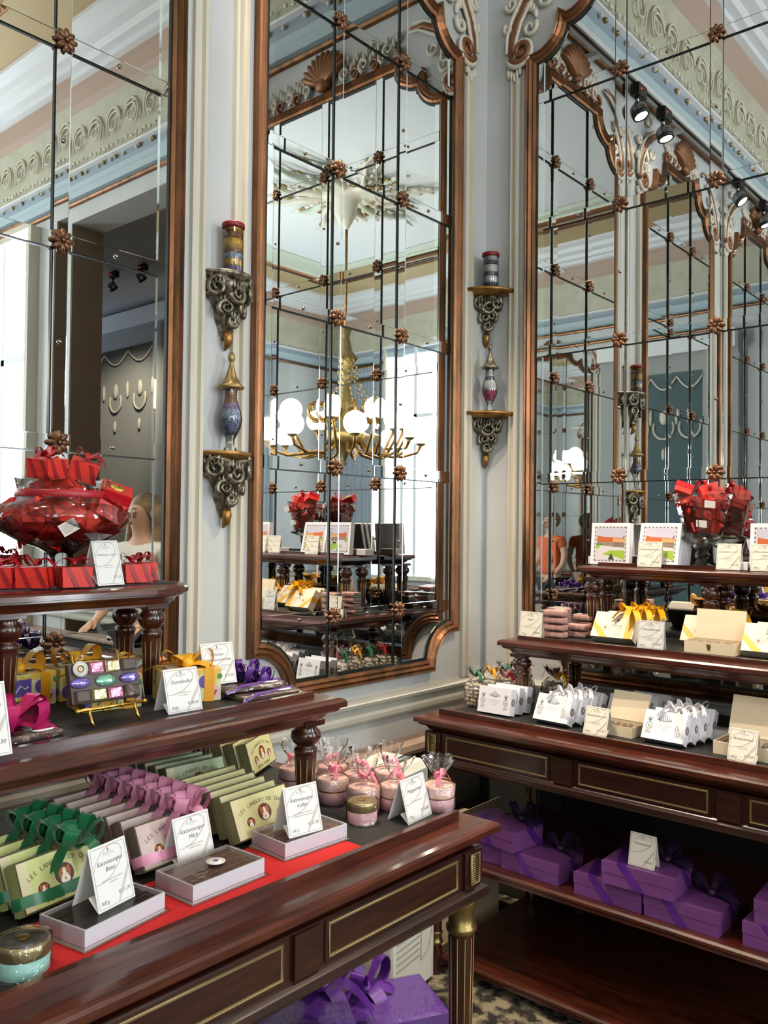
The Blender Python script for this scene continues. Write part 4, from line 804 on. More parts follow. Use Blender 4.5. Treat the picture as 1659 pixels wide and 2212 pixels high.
for x, y, a, rib, lb in ((2.545, 1.762, 5, 'rib_green', 'clear bag of white candies with green bow, at the table corner nearest the wall'), (2.63, 1.748, -12, 'rib_yel', 'clear bag of white candies with yellow bow, second from the left wall'), (2.60, 1.668, 8, 'rib_red', 'clear bag of white candies with red bow, behind the leftmost white packs'), (2.72, 1.75, 20, 'rib_green', 'clear bag of white candies with green bow, left of the front post'), (2.705, 1.666, -6, 'rib_yel', 'clear bag of white candies with yellow bow, touching the front post on its left'), (2.76, 1.575, 4, 'rib_mag', 'clear bag of candies with magenta bow, right of the front post'), (2.70, 1.520, 14, 'rib_yel', 'clear bag of candies with yellow bow, between the posts and white packs'), (2.815, 1.735, 8, 'rib_red', 'clear bag of candies with red bow at the back, close to the left wall')):
    r = candy_bag(rib)(); r.location = (x, y, ZQ); r.rotation_euler = (0, 0, QR+math.radians(a)); r['label'] = lb; r['group'] = 'bags of white candies'
def white_pack(ribbon):
    def f():
        r = thing('white_pack', '-', 'box', (0, 0, 0), (0, 0, 0)); w, h, t = .128, .088, .034; g = G(); g.box((-w/2, 0, 0), (w/2, t, h), 'packwhite'); e = -.0004
        g.text("K.K. HOFZUCKERB\u00c4CKER", 0, .042, .0068, e, 'faint', 'c', 0, None, .05); g.rect(-.02, .037, .02, .0376, e, 'faint'); g.text('WIEN', 0, .029, .004, e, 'faint')
        for k in (-1, 1):
            g.ring((k*.045, e, .04), .009, .010, .002, 'grey', 16); g.ell((k*.045, e, .04), (.004, .0003, .005), 'faint', 8, 4)
            for i in range(5): g.tube([(k*.045, e, .052), (k*.045+.004*(i-2), e, .064+.002*(2-abs(i-2)))], .0008, 'grey', 4)
            for i in range(4): g.tube([(k*.045+.005*(i-1.5), e, .03), (k*.045+.004*(i-1.5), e, .016+.003*(i % 2))], .0009, 'faint', 4)
        for k in range(-3, 4): g.tube([(k*.0055, e, .060), (k*.0062, e, .066+.004*(3-abs(k)))], .0010, 'grey', 4)
        g.tube([(-.021, e, .0615), (0, e, .057), (.021, e, .0615)], .0009, 'grey', 4)
        for s_ in (1, -1):
            M = T(s_*(w/2+.0004), t/2, h*.5, rz=s_*PI/2); g.disc((0, 0, 0), .0125, .0125, 'ink', 20, M); g.ring((0, -.0002, 0), .0095, .0095, .001, 'packwhite', 20, M); g.disc((0, -.0003, 0), .005, .006, 'swirl', 12, M)
        g.build('carton', r)
        if ribbon:
            b = G(); b.strip([(.032, -.0012, h+.0012), (.05, -.0014, h*.6), (w/2+.001, -.001, .02), (w/2+.0015, t, .012)], .018, (.6, 0, .8), 'rib_white'); b.build('ribbon', r)
            bow(G(), 'rib_white', .034, .016, (20, 165, (90, .8)), ((-30, .05), (195, .055), (60, .04)), .8, T(.028, .004, h+.002)).build('bow', r)
        return r
    return f
wp = Pool(white_pack(False)); wr = Pool(white_pack(True)); LQ = math.radians(20)
def putp(pool, x, y, lab, grp, a=0, ang=LQ): l, rt = lean(x, y, ZQ, QR+math.radians(a), ang, .034); pool.put(l, rt, lab, grp)
for i in range(3): putp(wp, 2.458+.041*i, 1.632-.006*i, '%s plain white printed pack in the group beside the candy bags' % ORD[i], 'white packs, left group', 1, math.radians(11))
for i in range(4): putp(wr if i < 3 else wp, 2.452+.047*i, 1.412-.012*i, '%s white printed pack in the group tied with white bows, left of the open box' % ORD[i], 'white packs, middle group', -3, math.radians(27))
for i in range(4): putp(wr if i < 3 else wp, 2.452+.045*i, 1.040-.010*i, '%s white printed pack in the group with white bows, right of the open box' % ORD[i], 'white packs, right group', -2, math.radians(27))
for i in range(3): putp(wp, 2.61+.05*i, 1.235-.018*i, '%s white pack leaning behind the open bonbon box' % ORD[i], 'white packs behind the open box', -3, math.radians(27))
for i in range(2): putp(wp, 2.62+.05*i, .80-.018*i, '%s white pack leaning behind the right-hand open box' % ORD[i], 'white packs behind the right open box', -3, math.radians(27))
for x, y, lb in ((2.68, 1.355, 'small white pack lying flat behind the middle white packs'), (2.655, .955, 'small white pack lying flat behind the right-hand white packs')):
    r = thing('flat_pack', lb, 'box', (x, y, ZQ), (0, 0, QR+.2)); G().rbox((-.045, -.03, 0), (.045, .03, .032), .002, 'packwhite').build('carton', r); g = G(); M = T(.0455, 0, .016, rz=PI/2); g.disc((0, 0, 0), .011, .011, 'ink', 18, M); g.ring((0, -.0003, 0), .008, .008, .001, 'packwhite', 18, M); g.build('seal', r)
def open_box(loc, rz, w, d, h, lh, ang, label, paper, band_):
    r = thing('open_bonbon_box', label, 'box', loc, (0, 0, rz)); g = G(); t = .003
    for a, b in (((-w/2, -d/2, 0), (w/2, -d/2+t, h)), ((-w/2, d/2-t, 0), (w/2, d/2, h)), ((-w/2, -d/2+t, 0), (-w/2+t, d/2-t, h)), ((w/2-t, -d/2+t, 0), (w/2, d/2-t, h)), ((-w/2+t, -d/2+t, 0), (w/2-t, d/2-t, .003))): g.box(a, b, 'woodbox')
    g.build('box_base', r); M = T(0, d/2, h, rx=-ang); G().box((-w/2, -.004, 0), (w/2, .004, lh), paper, M).build('lid', r)
    c = G(); rn = random.Random(int(w*1e4))
    for i in range(5):
        for j in range(3): c.ell((-w/2+.02+(w-.04)*i/4, -d/2+.016+(d-.032)*j/2, h-.014), ((w-.04)/11, (d-.03)/7.5, .009), ['chocolate', 'choc_nut', 'choc_dark', 'ginger'][rn.randrange(4)], 9, 6)
    c.box((-w/2+t, -d/2+t, .003), (w/2-t, d/2-t, h-.018), 'woodbox'); c.build('chocolates', r)
    G().slab([(-w/2+.001, -d/2+.001), (w/2-.001, -d/2+.001), (w/2-.001, d/2-.001), (-w/2+.001, d/2-.001)], [(0, h-.001), (-.002, h+.001)], 'cello_soft', None, (False, True)).build('cover_film', r)
    if band_: g = G(); g.lathe([(.007, 0), (.007, .001), (.003, .002), (.001, .002)], 'old_gold', 14, T(.0, -d/2, h*.7, rx=PI/2)); g.box((-.004, -d/2-.002, h*.35), (.004, -d/2, h*.62), 'old_gold'); g.build('clasp', r)
    return r
open_box((2.52, 1.200, ZQ), QR-.05, .125, .09, .032, .092, math.radians(24), 'small open cream bonbon box behind the left white price card', 'woodbox', False)
open_box((2.53, .812, ZQ), QR-.03, .165, .115, .036, .118, math.radians(22), 'larger open cream bonbon box cut by the right picture edge', 'woodbox', False)
price_card((2.435, 1.2455, ZQ), QR-.06, ['Bonbonkisterl mini'], ['gemischte Pralinen', 'fein und erlesen'], '140 g', '\u20ac 16,20', 'cream price card before the small open bonbon box on the right table', .08, .086, 'cardcream')
price_card((2.437, .806, ZQ), QR-.06, ['Bonbonkisterl'], ['gemischte Pralinen', 'fein und erlesen'], '260 g', '\u20ac 32,20', 'cream price card before the larger open box near the right picture edge', .078, .087, 'cardcream')
# ---------------------------------------------------------------- right table, middle tier
ZB = 1.1255
price_card((2.640, 1.6, ZB), QR, ['Figaro'], ['Nougat', 'mit Mandeln und Haseln\u00fcssen'], '120 g', '\u20ac 8,20', 'cream price card left of the pink bonbon trays', .089, .09, 'cardcream', .12)
def btray():
    r = thing('bonbon_tray', '-', 'sweets', (0, 0, 0), (0, 0, 0)); w, d, h = .078, .05, .0245; b0 = None
    for i in range(3):
        if b0 is None: g = G(); g.slab([(-.0115, -.021), (.0115, -.021), (.0115, .021), (-.0115, .021)], [(-.002, 0), (0, .003), (0, .017), (-.003, .0195)], 'bonbon'); g.poly([(-.009, -.0213, .003), (.009, -.0213, .003), (0, -.0213, .013)], 'pinklid'); b0 = g.build('bonbon', r, (-.0245, 0, .002))
        else: q = b0.copy(); COL.objects.link(q); q.location = (-.0245+.0245*i, 0, .002)
    g = G(); g.slab([(-w/2, -d/2), (w/2, -d/2), (w/2, d/2), (-w/2, d/2)], [(-.003, 0), (0, .004), (.001, h-.003), (-.004, h)], 'tray', None, (True, True)); g.slab([(-w/2, -d/2), (-w/2+.001, -d/2), (-w/2+.001, d/2), (-w/2, d/2)], [(.0, .002), (0, .02)], 'bonbonwrap'); g.build('clear_tray', r); return r
bt = Pool(btray); names = ('bottom', 'second', 'third', 'top')
for ci, (x, y, n, where) in enumerate(((2.70, 1.530, 4, 'front stack beside the price card'), (2.79, 1.565, 4, 'stack behind the front one'), (2.77, 1.480, 2, 'low stack nearest the cream gift boxes'), (2.86, 1.500, 3, 'rear stack by the shelf post'))):
    for k in range(n): bt.put((x, y, ZB+.0252*k), (0, 0, QR+.06*math.sin(3*k+ci)), 'clear tray of pink bonbons, %s of the %s' % (('top' if k == n-1 else names[k]), where), 'clear trays of pink bonbons')
def cream_gift():
    r = thing('cream_gift_box', '-', 'gift box', (0, 0, 0), (0, 0, 0)); w, h, t = .150, .095, .038; g = G(); g.box((-w/2, 0, 0), (w/2, t, h), 'creambox'); e = -.0005
    g.poly([(-w/2, e, .040), (-w/2, e, .062), (-.012, e, 0), (-.040, e, 0)], 'bandyel'); g.poly([(-w/2-.0005, 0, .04), (-w/2-.0005, 0, .062), (-w/2-.0005, t, .062), (-w/2-.0005, t, .04)], 'bandyel')
    g.ring((-.028, e*1.4, .036), .017, .010, .0012, 'bonbon', 24); g.disc((-.028, e*1.5, .036), .004, .005, 'ginger', 10); g.text('A. Demel', .012, .043, .009, e, 'ink', 'c', .3); g.rect(-.012, .036, .04, .037, e, 'faint'); g.rect(0, .030, .03, .0308, e, 'faint'); g.disc((.012, e, .066), .004, .0055, 'ink', 8)
    g.build('carton', r); b = G(); b.box((w/2-.03, -.0012, -.0), (w/2-.004, t+.001, h+.0012), 'bandyel'); b.build('ribbon', r)
    bow(G(), 'rib_yel', .040, .024, (15, 170, (80, .8), (120, .8)), ((-35, .06), (200, .06), (-80, .05)), .7, T(.048, -.002, h-.002, rx=.35)).build('bow', r); return r
cg = Pool(cream_gift); LC = math.radians(33)
for x, y, lb in ((2.690, 1.318, 'front cream gift box with yellow bow beside the pink trays'), (2.742, 1.300, 'second cream gift box with yellow bow, behind the front one by the pink trays'), (2.79, 1.275, 'third cream gift box with yellow bow in the stack by the pink trays'), (2.80, 1.05, 'cream gift box with yellow band, partly hidden by the open wooden box'), (2.862, 1.02, 'cream gift box with yellow bow behind the open wooden box'), (2.690, .818, 'cream gift box with yellow band at the right picture edge'), (2.745, .80, 'cream gift box with yellow bow behind the one at the right picture edge')):
    l, rt = lean(x, y, ZB, QR, LC, .038); cg.put(l, rt, lb, 'cream gift boxes with yellow bows')
price_card((2.655, 1.1645, ZB), QR, ['Caramelherzen'], ['Karamell', 'in feinster Vollmilchschokolade', 'mit Meersalz'], '120 g', '\u20ac 14,20', 'white price card between cream gift boxes and the open wooden box', .087, .09, 'card', .14)
open_box((2.728, .985, ZB), QR, .155, .095, .036, .095, math.radians(12), 'open pale wooden box with a small brass clasp on the middle shelf', 'woodbox', True)
# ---------------------------------------------------------------- right table, top tier
ZA = 1.3815
def picture_box():
    r = thing('picture_box', '-', 'box', (0, 0, 0), (0, 0, 0)); w, h, t = .150, .150, .026; g = G(); g.box((-w/2, 0, 0), (w/2, t, h), 'white'); e = -.0005
    for k, m in ((.003, 'grey'), (.0238, 'grey')): g.box((-w/2-.0003, k, -.0002), (w/2+.0003, k+.001, h+.0003), m)
    g.build('carton', r); p = G(); X = .062; z0, z1 = .012, .138
    p.rect(-X, z0, X, z1, e, 'ground_pic'); p.rect(-X+.006, .088, X-.006, z1-.006, e*1.2, 'sky_pic'); p.poly([(-X+.01, e*1.4, .082), (X-.006, e*1.4, .08), (X-.006, e*1.4, .094), (.03, e*1.4, .097), (-.03, e*1.4, .1), (-X+.012, e*1.4, .104)], 'palace')
    p.poly([(.01, e*1.5, .081), (X-.006, e*1.5, .08), (X-.006, e*1.5, .093), (.01, e*1.5, .096)], 'palace2'); p.poly([(-X+.01, e*1.5, .070), (X-.006, e*1.5, .062), (X-.006, e*1.5, .079), (-X+.01, e*1.5, .082)], 'ledge')
    p.poly([(X-.016, e*1.6, .094), (X-.006, e*1.6, .094), (X-.008, e*1.6, .104), (X-.012, e*1.6, .106)], 'ledge'); p.poly([(-.03, e*1.6, .036), (.0, e*1.6, .052), (X-.006, e*1.6, .052), (X-.006, e*1.6, .018), (.03, e*1.6, .028)], 'lawn'); p.disc((-X+.014, e*1.6, .064), .008, .007, 'lawn', 12)
    p.rect(-X+.008, .069, -X+.032, .075, e*1.7, 'suit_green'); p.poly([(-.006, e*1.8, .018), (.018, e*1.8, .018), (.01, e*1.8, .032), (.005, e*1.8, .042), (0, e*1.8, .032)], 'dots')
    for i in range(5): p.rect(.012, .064+.004*i, X-.008, .0648+.004*i, e*1.9, 'ink')
    for i in range(9):
        q = -X+.007+(2*X-.014)*i/8
        for zz in (z0+.001, z1-.005): p.rect(q-.004, zz, q+.003, zz+.003, e*1.3, 'ink')
        zq = z0+.005+(z1-z0-.01)*i/8
        for xx in (-X+.001, X-.004): p.rect(xx, zq-.004, xx+.003, zq+.003, e*1.3, 'ink')
    p.build('picture', r); return r
pb = Pool(picture_box); LP = math.radians(10)
for x, y, a, ang, lb in ((2.862, 1.408, 0, 5, 'white box with a palace picture, leftmost on the top shelf'), (2.868, 1.234, -3, 13, 'white palace picture box partly behind a price card on the top shelf'), (2.896, 1.229, -3, 13, 'white palace picture box, second in the leaning stack on the top shelf'), (2.924, 1.224, -3, 13, 'white palace picture box, third in the leaning stack on the top shelf'), (2.862, .848, 0, 6, 'white palace picture box cut by the right picture edge on the top shelf')):
    l, rt = lean(x, y, ZA, QR+math.radians(a), math.radians(ang), .026); pb.put(l, rt, lb, 'palace picture boxes')
tag(G().rbox((-.05, -.03, 0), (.05, .03, .028), .002, 'white').build('flat_carton', None, (2.955, 1.475, ZA), (0, 0, QR)), 'small white carton lying behind the leftmost palace picture box', 'box')
tag(G().rbox((-.05, -.03, 0), (.05, .03, .026), .002, 'white').build('flat_carton', None, (2.885, .975, ZA), (0, 0, QR)), 'small white carton lying flat between two right-hand price cards on the top shelf', 'box')
price_card((2.845, 1.252, ZA), QR, ['Hofburg Bonbonniere'], ['gemischte Pralinen', 'fein und erlesen'], '240 g', '\u20ac 29,80', 'cream price card in front of the second palace picture box', .086, .088, 'cardcream', .14)
price_card((2.845, .985, ZA), QR-.1, ['\u201eLiebesherz in Gold\u201c'], ['Gemischte feine', 'Milchschokolade'], '', '\u20ac 5,20', 'cream price card right of the glass goblet foot', .08, .086, 'cardcream', .16)
price_card((2.845, .872, ZA), QR, ['Hofburg Bonbonniere', 'mini'], ['gemischte Pralinen'], '140 g', '\u20ac 19,80', 'cream price card cut by the right picture edge on the top shelf', .084, .086, 'cardcream', .14)
GX, GY = 2.952, 1.108
r = thing('glass_goblet', 'tall footed glass goblet piled with red gift boxes on the right table', 'goblet', (GX, GY, ZA))
G().lathe([(.06, 0), (.052, .004), (.024, .014), (.02, .03), (.026, .045), (.019, .055), (.03, .072), (.034, .084), (.075, .098), (.08, .104), (.062, .112), (.064, .118), (.075, .17), (.089, .225), (.099, .252), (.1005, .2535), (.097, .2535), (.096, .25)], 'glass', 8, T(0, 0, 0, rz=.2), smooth=False).build('goblet_glass', r)
for k in range(3):
    for i in range((4, 5, 6)[k]):
        n = (4, 5, 6)[k]; a = 2*PI*i/n+k; q = (.03, .038, .05)[k]; sm.put((GX-.004+q*math.cos(a), GY+q*math.sin(a), ZA+(.128, .165, .208)[k]), (rn.uniform(-.5, .5), rn.uniform(-.5, .5), rn.uniform(0, 6)), 'small red gift box piled inside the tall glass goblet', 'red boxes inside the goblet')
rg.put((GX-.01, GY-.03, ZA+.242), (.2, .3, 2.2), 'red gift box with bow on top of the goblet pile', 'red boxes on the goblet'); rg.put((GX-.01, GY-.055, ZA+.225), (-.5, .1, .7), 'red gift box at the right rim of the goblet', 'red boxes on the goblet')
r = red_gift(.06, .056, .036, True)(); r.location = (GX-.03, GY+.06, ZA+.252); r.rotation_euler = (.35, -.35, 1.9); r['label'] = 'open red box showing gold on the left rim of the goblet'
for y, z, lb in ((1.085, .15, 'lower'), (1.052, .215, 'upper')): tag(G().box((-.018, 0, -.012), (.018, .0006, .012), 'sticker').build('paper_label', None, (2.868+(.225-z)*.2, y, ZA+z), (.2, .1, QR)), '%s small white label stuck among the red boxes of the goblet' % lb, 'label')
# ---------------------------------------------------------------- right table, lower shelves
def purple_box(w, d, h):
    def f():
        r = thing('purple_gift_box', '-', 'gift box', (0, 0, 0), (0, 0, 0)); G().box((-w/2+.0015, -d/2+.0015, 0), (w/2-.0015, d/2-.0015, h*.6), 'purplebox').build('box_base', r); G().box((-w/2, -d/2, h*.52), (w/2, d/2, h), 'purplebox').build('lid', r)
        b = G(); b.poly([(-w*.28, -d/2-.0008, h), (-w*.28+.03, -d/2-.0008, h), (-w*.28+.085, -d/2-.0008, 0), (-w*.28+.055, -d/2-.0008, 0)], 'rib_pur'); b.poly([(-w*.28, -d/2, h+.0008), (-w*.28+.03, -d/2, h+.0008), (-w/2+.03, d/2, h+.0008), (-w/2, d/2, h+.0008)], 'rib_pur'); b.poly([(w/2+.0008, -d*.1, h), (w/2+.0008, -d*.1+.03, h), (w/2+.0008, d*.3+.03, 0), (w/2+.0008, d*.3, 0)], 'rib_pur'); b.poly([(w/2, d*.05, h+.0008), (w/2, d*.05+.03, h+.0008), (w*.1, d/2, h+.0008), (w*.1-.04, d/2, h+.0008)], 'rib_pur'); b.build('ribbon', r)
        bow(G(), 'rib_dark', .055, .03, (20, 160, 80), ((-20, .09), (20, .08), (190, .07)), .6, T(w*.22, d*.25, h+.006), .05).build('bow', r); return r
    return f
pg = Pool(purple_box(.214, .15, .064)); ZS = .4105
for x, y, z, a, lb in ((2.455, 1.655, 0, 3, 'purple gift box at the far left of the lower shelf, under another'), (2.445, 1.432, 0, -3, 'purple gift box in front, right of the leftmost stacked pair'), (2.432, 1.164, 0, 0, 'purple gift box below and left of the one with the price card'), (2.432, .943, 0, 0, 'purple gift box below and right of the one with the price card'), (2.416, 1.066, .0655, 2, 'purple gift box carrying the cream price card, on two others'), (2.44, 1.576, .0655, -8, 'purple gift box on top at the left end of the lower shelf'), (2.440, .672, 0, 0, 'lower purple gift box at the right picture edge'), (2.45, .648, .0655, 3, 'upper purple gift box at the right picture edge')):
    pg.put((x, y, ZS+z), (0, 0, QR+math.radians(a)), lb, 'purple gift boxes on the lower shelf')
price_card((2.362, 1.060, ZS+.1305), QR, ['Kaiserherzen'], [], '', '\u20ac 38,00', 'cream price card standing on a purple gift box in the shade', .078, .092, 'cardcream', .2)
r = thing('cardboard_box', 'beige cardboard box on the floor in the dark behind the right table end', 'box', (2.70, 1.955, 0), (0, 0, 0)); G().box((-.16, -.09, 0), (.16, .09, .38), 'cardboard').build('carton', r); g = G(); g.box((-.165, -.09, .38), (.165, -.088, .46), 'cardboard', T(0, -.0, 0)); g.build('flap', r)
# ---------------------------------------------------------------- under the left table
def big_purple(loc, rz, w, d, h, label, bowat):
    r = thing('wrapped_gift_box', label, 'gift box', loc, (0, 0, rz), 'large purple wrapped boxes'); G().box((-w/2+.003, -d/2+.003, 0), (w/2-.003, d/2-.003, h*.7), 'purplefoil').build('box_base', r); G().box((-w/2, -d/2, h*.66), (w/2, d/2, h), 'purplefoil').build('lid', r)
    G().slab([(-w/2, -d/2), (w/2, -d/2), (w/2, d/2), (-w/2, d/2)], [(.006, .001), (.003, h*.5), (.002, h), (-.01, h+.004)], 'cello', None, (False, True)).build('cellophane_wrap', r)
    bow(G(), 'rib_pur', .07, .04, (20, 95, 160, 230), ((-15, .13), (-70, .11), (30, .1), (200, .1)), .8, T(bowat[0], bowat[1], h+.01), .6).build('bow', r); return r
big_purple((1.42, 1.50, 0), math.radians(-30), .24, .22, .375, 'large purple cellophane-wrapped box with bow under the left table', (.085, .04)); big_purple((1.705, 1.435, 0), math.radians(-28), .24, .20, .292, 'lower purple cellophane-wrapped box beside the brass-topped table leg', (-.05, .06))
r = thing('office_machine', 'tall cream office machine with grey control panel standing on the floor between the two tables', 'machine', (1.998, 1.703, 0), (0, 0, math.radians(8)))
g = G(); g.slab([(-.095, -.082), (.095, -.082), (.095, .088), (-.095, .088)], [(-.012, .10), (0, .12), (0, .765), (-.012, .795), (-.018, .80)], 'machine'); g.rbox((-.10, -.088, .12), (.142, .10, .62), .012, 'machine'); g.build('housing', r)
G().box((-.09, -.075, 0), (.125, .085, .11), 'spotblack').build('base', r)
g = G(); g.box((-.055, -.0845, .70), (.088, -.08, .772), 'machine_grey'); g.box((-.05, -.0855, .70), (.084, -.0845, .732), 'grey')
for i, (x, z) in enumerate(((-.032, .748), (.012, .752), (.045, .754), (-.02, .715), (.03, .717))): g.lathe([(.010, 0), (.010, .002), (.001, .0025)], 'black' if i == 2 else 'machine_grey', 14, T(x, -.0855, z, rx=PI/2))
g.build('control_panel', r); g = G(); g.box((-.097, -.05, .715), (-.094, .05, .765), 'spotblack'); g.box((-.097, -.01, .715), (-.0935, .0, .765), 'machine_grey'); g.build('feed_slot', r)
g = G(); g.box((-.015, -.045, .8), (.075, -.008, .8012), 'spotblack')
for i in range(5): g.box((-.004+.014*i, -.034, .8012), (.006+.014*i, -.02, .8018), 'machine_grey')
g.build('name_plate', r); g = G()
for i in range(16): g.tube([(-.085, -.089, .22+.019*i), (.045, -.089, .22+.019*i)], .0018, 'line', 4)
g.build('vent_slats', r); g = G(); g.tube([(.055, -.0888, .61), (.055, -.0888, .2), (.10, -.0888, .22), (.118, -.0888, .27), (.122, -.0888, .61)], .0011, 'line', 4); g.build('door_seam', r)
# ---------------------------------------------------------------- spot tracks, chandelier
def spot(loc, rz, label, tilt, warm=(1, .84, .66), power=22, light=True):
    r = thing('spotlight', label, 'spotlight', loc, (0, 0, rz), 'track spotlights'); G().box((-.05, -.025, -.075), (.05, .025, -.012), 'spotblack').build('driver_box', r); g = G(); g.tube([(.02, 0, -.075), (.02, 0, -.11)], .012, 'chrome', 8); g.tube([(.02, .0, -.11), (.02, -.01, -.13)], .008, 'chrome', 8); g.build('stem', r); G().ell((.02, -.0262, -.04), .004, 'redled', 6, 4).build('indicator_light', r)
    M = T(.02, -.01, -.155) @ Matrix.Rotation(tilt, 4, 'X'); h = G(); h.lathe([(.001, .04), (.025, .036), (.042, .02), (.046, 0), (.047, -.02)], 'chrome', 20, M); h.lathe([(.047, -.02), (.046, -.04), (.036, -.043), (.034, -.036)], 'spotblack', 20, M); hd = h.build('lamp_head', r)
    G().lathe([(.034, -.037), (.02, -.039), (.001, -.0395)], 'lamp', 16, M).build('bulb', hd)
    if light:
        l = bpy.data.lights.new('spot_beam', 'SPOT'); l.energy = power; l.color = warm; l.spot_size = math.radians(62); l.spot_blend = .7; l.shadow_soft_size = .035
        o = bpy.data.objects.new('spot_beam', l); COL.objects.link(o); o.parent = r; o.matrix_local = M @ T(0, 0, -.05)
    return r
def aim(r, v, e=None):                                    # turn the beam of a spotlight along v (in the lamp's own axes)
    for c in r.children:
        if c.type == 'LIGHT':
            c.matrix_local = T(.02, -.01, -.155) @ Matrix.Translation(Vector(v).normalized()*.06) @ Vector(v).to_track_quat('-Z', 'Y').to_matrix().to_4x4()
            if e: c.data.energy = e
def track(x0, y0, x1, y1, label):
    a = Vector((x0, y0, 0)); b = Vector((x1, y1, 0)); L_ = (b-a).length; g = G(); g.box((0, -.02, -.012), (L_, .02, .02), 'rail'); g.box((0, -.008, -.0135), (L_, .008, -.012), 'spotblack')
    for i in range(4): g.box((L_*(i+.5)/4-.02, .015, -.01), (L_*(i+.5)/4+.02, .0995, .015), 'rail')
    d = b-a; tag(g.build('lighting_track', None, (x0, y0, 3.93), (0, 0, math.atan2(d.y, d.x))), label, 'lighting track')
track(-1.6, YW-.1, 2.7, YW-.1, 'pale lighting track below the cornice of the left wall, seen in the mirror'); track(XW-.1, .6, XW-.1, .12, 'pale added lighting track, unseen, below the cornice of the right wall')  # the right-wall track is added to carry the unseen spotlights
for x, t, lb, v, e in ((1.76, .55, 'first track spotlight from the corner on the left wall', (.70, -.72, -2.8), 112), (1.42, .35, 'second track spotlight from the corner on the left wall', (1.2, -1.0, -2.8), 130), (.18, .9, 'track spotlight glaring in the right mirror', (.95, -.72, -2.8), 30), (-.37, .3, 'track spotlight furthest left on the left wall', (1.3, -.6, -2.5), 24)):
    aim(spot((x, YW-.1, 3.93), 0, lb, -t*.7), v, e)
for y, lb in ((.52, 'first added track spotlight on the right wall, unseen beyond the right edge of the view'), (.36, 'second added track spotlight on the right wall, unseen beyond the right edge of the view'), (.2, 'third added track spotlight on the right wall, unseen beyond the right edge of the view')):
    aim(spot((XW-.1, y, 3.93), QR, lb, -.1, warm=(1, .80, .58)), (-1.0-(.52-y)*2, -.55, -3.0), 38)  # unseen spotlights added to brighten the goods on the right table
for y, lb in ((-3.45, 'left spotlight before the pleated panel in the next room'), (-2.95, 'right spotlight before the pleated panel in the next room')): aim(spot((4.65, y, 4.055), QR, lb, .75), (1.75, .95, -1.7), 60)
r = thing('chandelier', 'large gilt chandelier with round white globes, reflected in the middle mirror', 'chandelier', (CX, CY, 2.32)); zt = ZC-.4-2.32
G().tube([(0, 0, 1.35), (0, 0, zt)], .014, 'old_gold', 8).build('rod', r)
G().lathe([(.01, -.12), (.03, -.08), (.05, -.02), (.12, .02), (.2, .08), (.26, .16), (.2, .2), (.12, .24), (.08, .36), (.1, .46), (.06, .6), (.05, .8), (.09, .92), (.13, .98), (.07, 1.05), (.04, 1.2), (.06, 1.28), (.015, 1.36)], 'lidgold', 16, None, 0, 2*PI, lambda t, z: 1+.08*math.cos(8*t)).build('column', r)
cr = G()
for k in range(12):
    a = 2*PI*k/12; M = T(0, 0, 0, rz=a); cr.tube([(x, 0, z) for x, z in spiral((.3, .42), .13, 1.3, PI, .8, 18)], taper(18, .02, .008), 'old_gold', 6, M)
    for i in range(9): cr.ell((.12+.22*(i/8)**2, 0, .95-.5*i/8), (.012, .012, .02), 'lidgold', 5, 4, M)
cr.build('crown_scrolls', r); a0 = None; g0 = None
for k in range(16):
    a = 2*PI*k/16+.1; up = k % 2; M = T(0, 0, 0, rz=a); R_ = .82 if not up else .62; z = .2 if not up else .38
    ar = G(); ar.tube([(.16, 0, .12), (.3, 0, -.02), (.5*R_/.7, 0, -.06), (R_-.04, 0, z-.2), (R_, 0, z-.12)], [.022, .018, .016, .014, .02], 'old_gold', 7, M); ar.lathe([(.02, -.13), (.05, -.11), (.055, -.095)], 'lidgold', 12, T(R_*math.cos(a), R_*math.sin(a), z)); am = ar.build('arm', r)
    G().ell((R_*math.cos(a), R_*math.sin(a), z), .115, 'globe', 18, 12).build('globe', am)
# ---------------------------------------------------------------- people seen in the mirrors
def skin_mesh(name, joints, edges, mat, parent=None, sub=2):
    me = bpy.data.meshes.new(name); me.from_pydata([j[0] for j in joints], edges, []); o = bpy.data.objects.new(name, me); COL.objects.link(o)
    sk = o.modifiers.new('skin', 'SKIN'); sk.use_smooth_shade = True; sk.branch_smoothing = .4
    for i, j in enumerate(joints):
        v = me.skin_vertices[0].data[i]; rr = j[1]; v.radius = rr if isinstance(rr, tuple) else (rr, rr); v.use_root = (i == 0)
    ss = o.modifiers.new('sub', 'SUBSURF'); ss.levels = sub; ss.render_levels = sub
    dg = bpy.context.evaluated_depsgraph_get(); m2 = bpy.data.meshes.new_from_object(o.evaluated_get(dg)); o.modifiers.clear(); o.data = m2
    m2.materials.clear(); m2.materials.append(MT[mat]); m2.polygons.foreach_set('use_smooth', [True]*len(m2.polygons)); o.name = name
    if parent: o.parent = parent
    return o
def join_into(o, g):                                      # add extra geometry to a body mesh
    me = o.data; bm_v = [tuple(v.co) for v in me.vertices]; fs = [tuple(p.vertices) for p in me.polygons]; n = len(bm_v); mats = [m for m in me.materials]; mi = [p.material_index for p in me.polygons]
    new = bpy.data.meshes.new(o.name); new.from_pydata(bm_v+g.v, [], fs+[tuple(i+n for i in f) for f in g.f])
    for m in mats: new.materials.append(m)
    for m in g.ms: new.materials.append(MT[m])
    new.polygons.foreach_set('material_index', mi+[len(mats)+k for k in g.mi]); new.polygons.foreach_set('use_smooth', [True]*len(new.polygons)); o.data = new
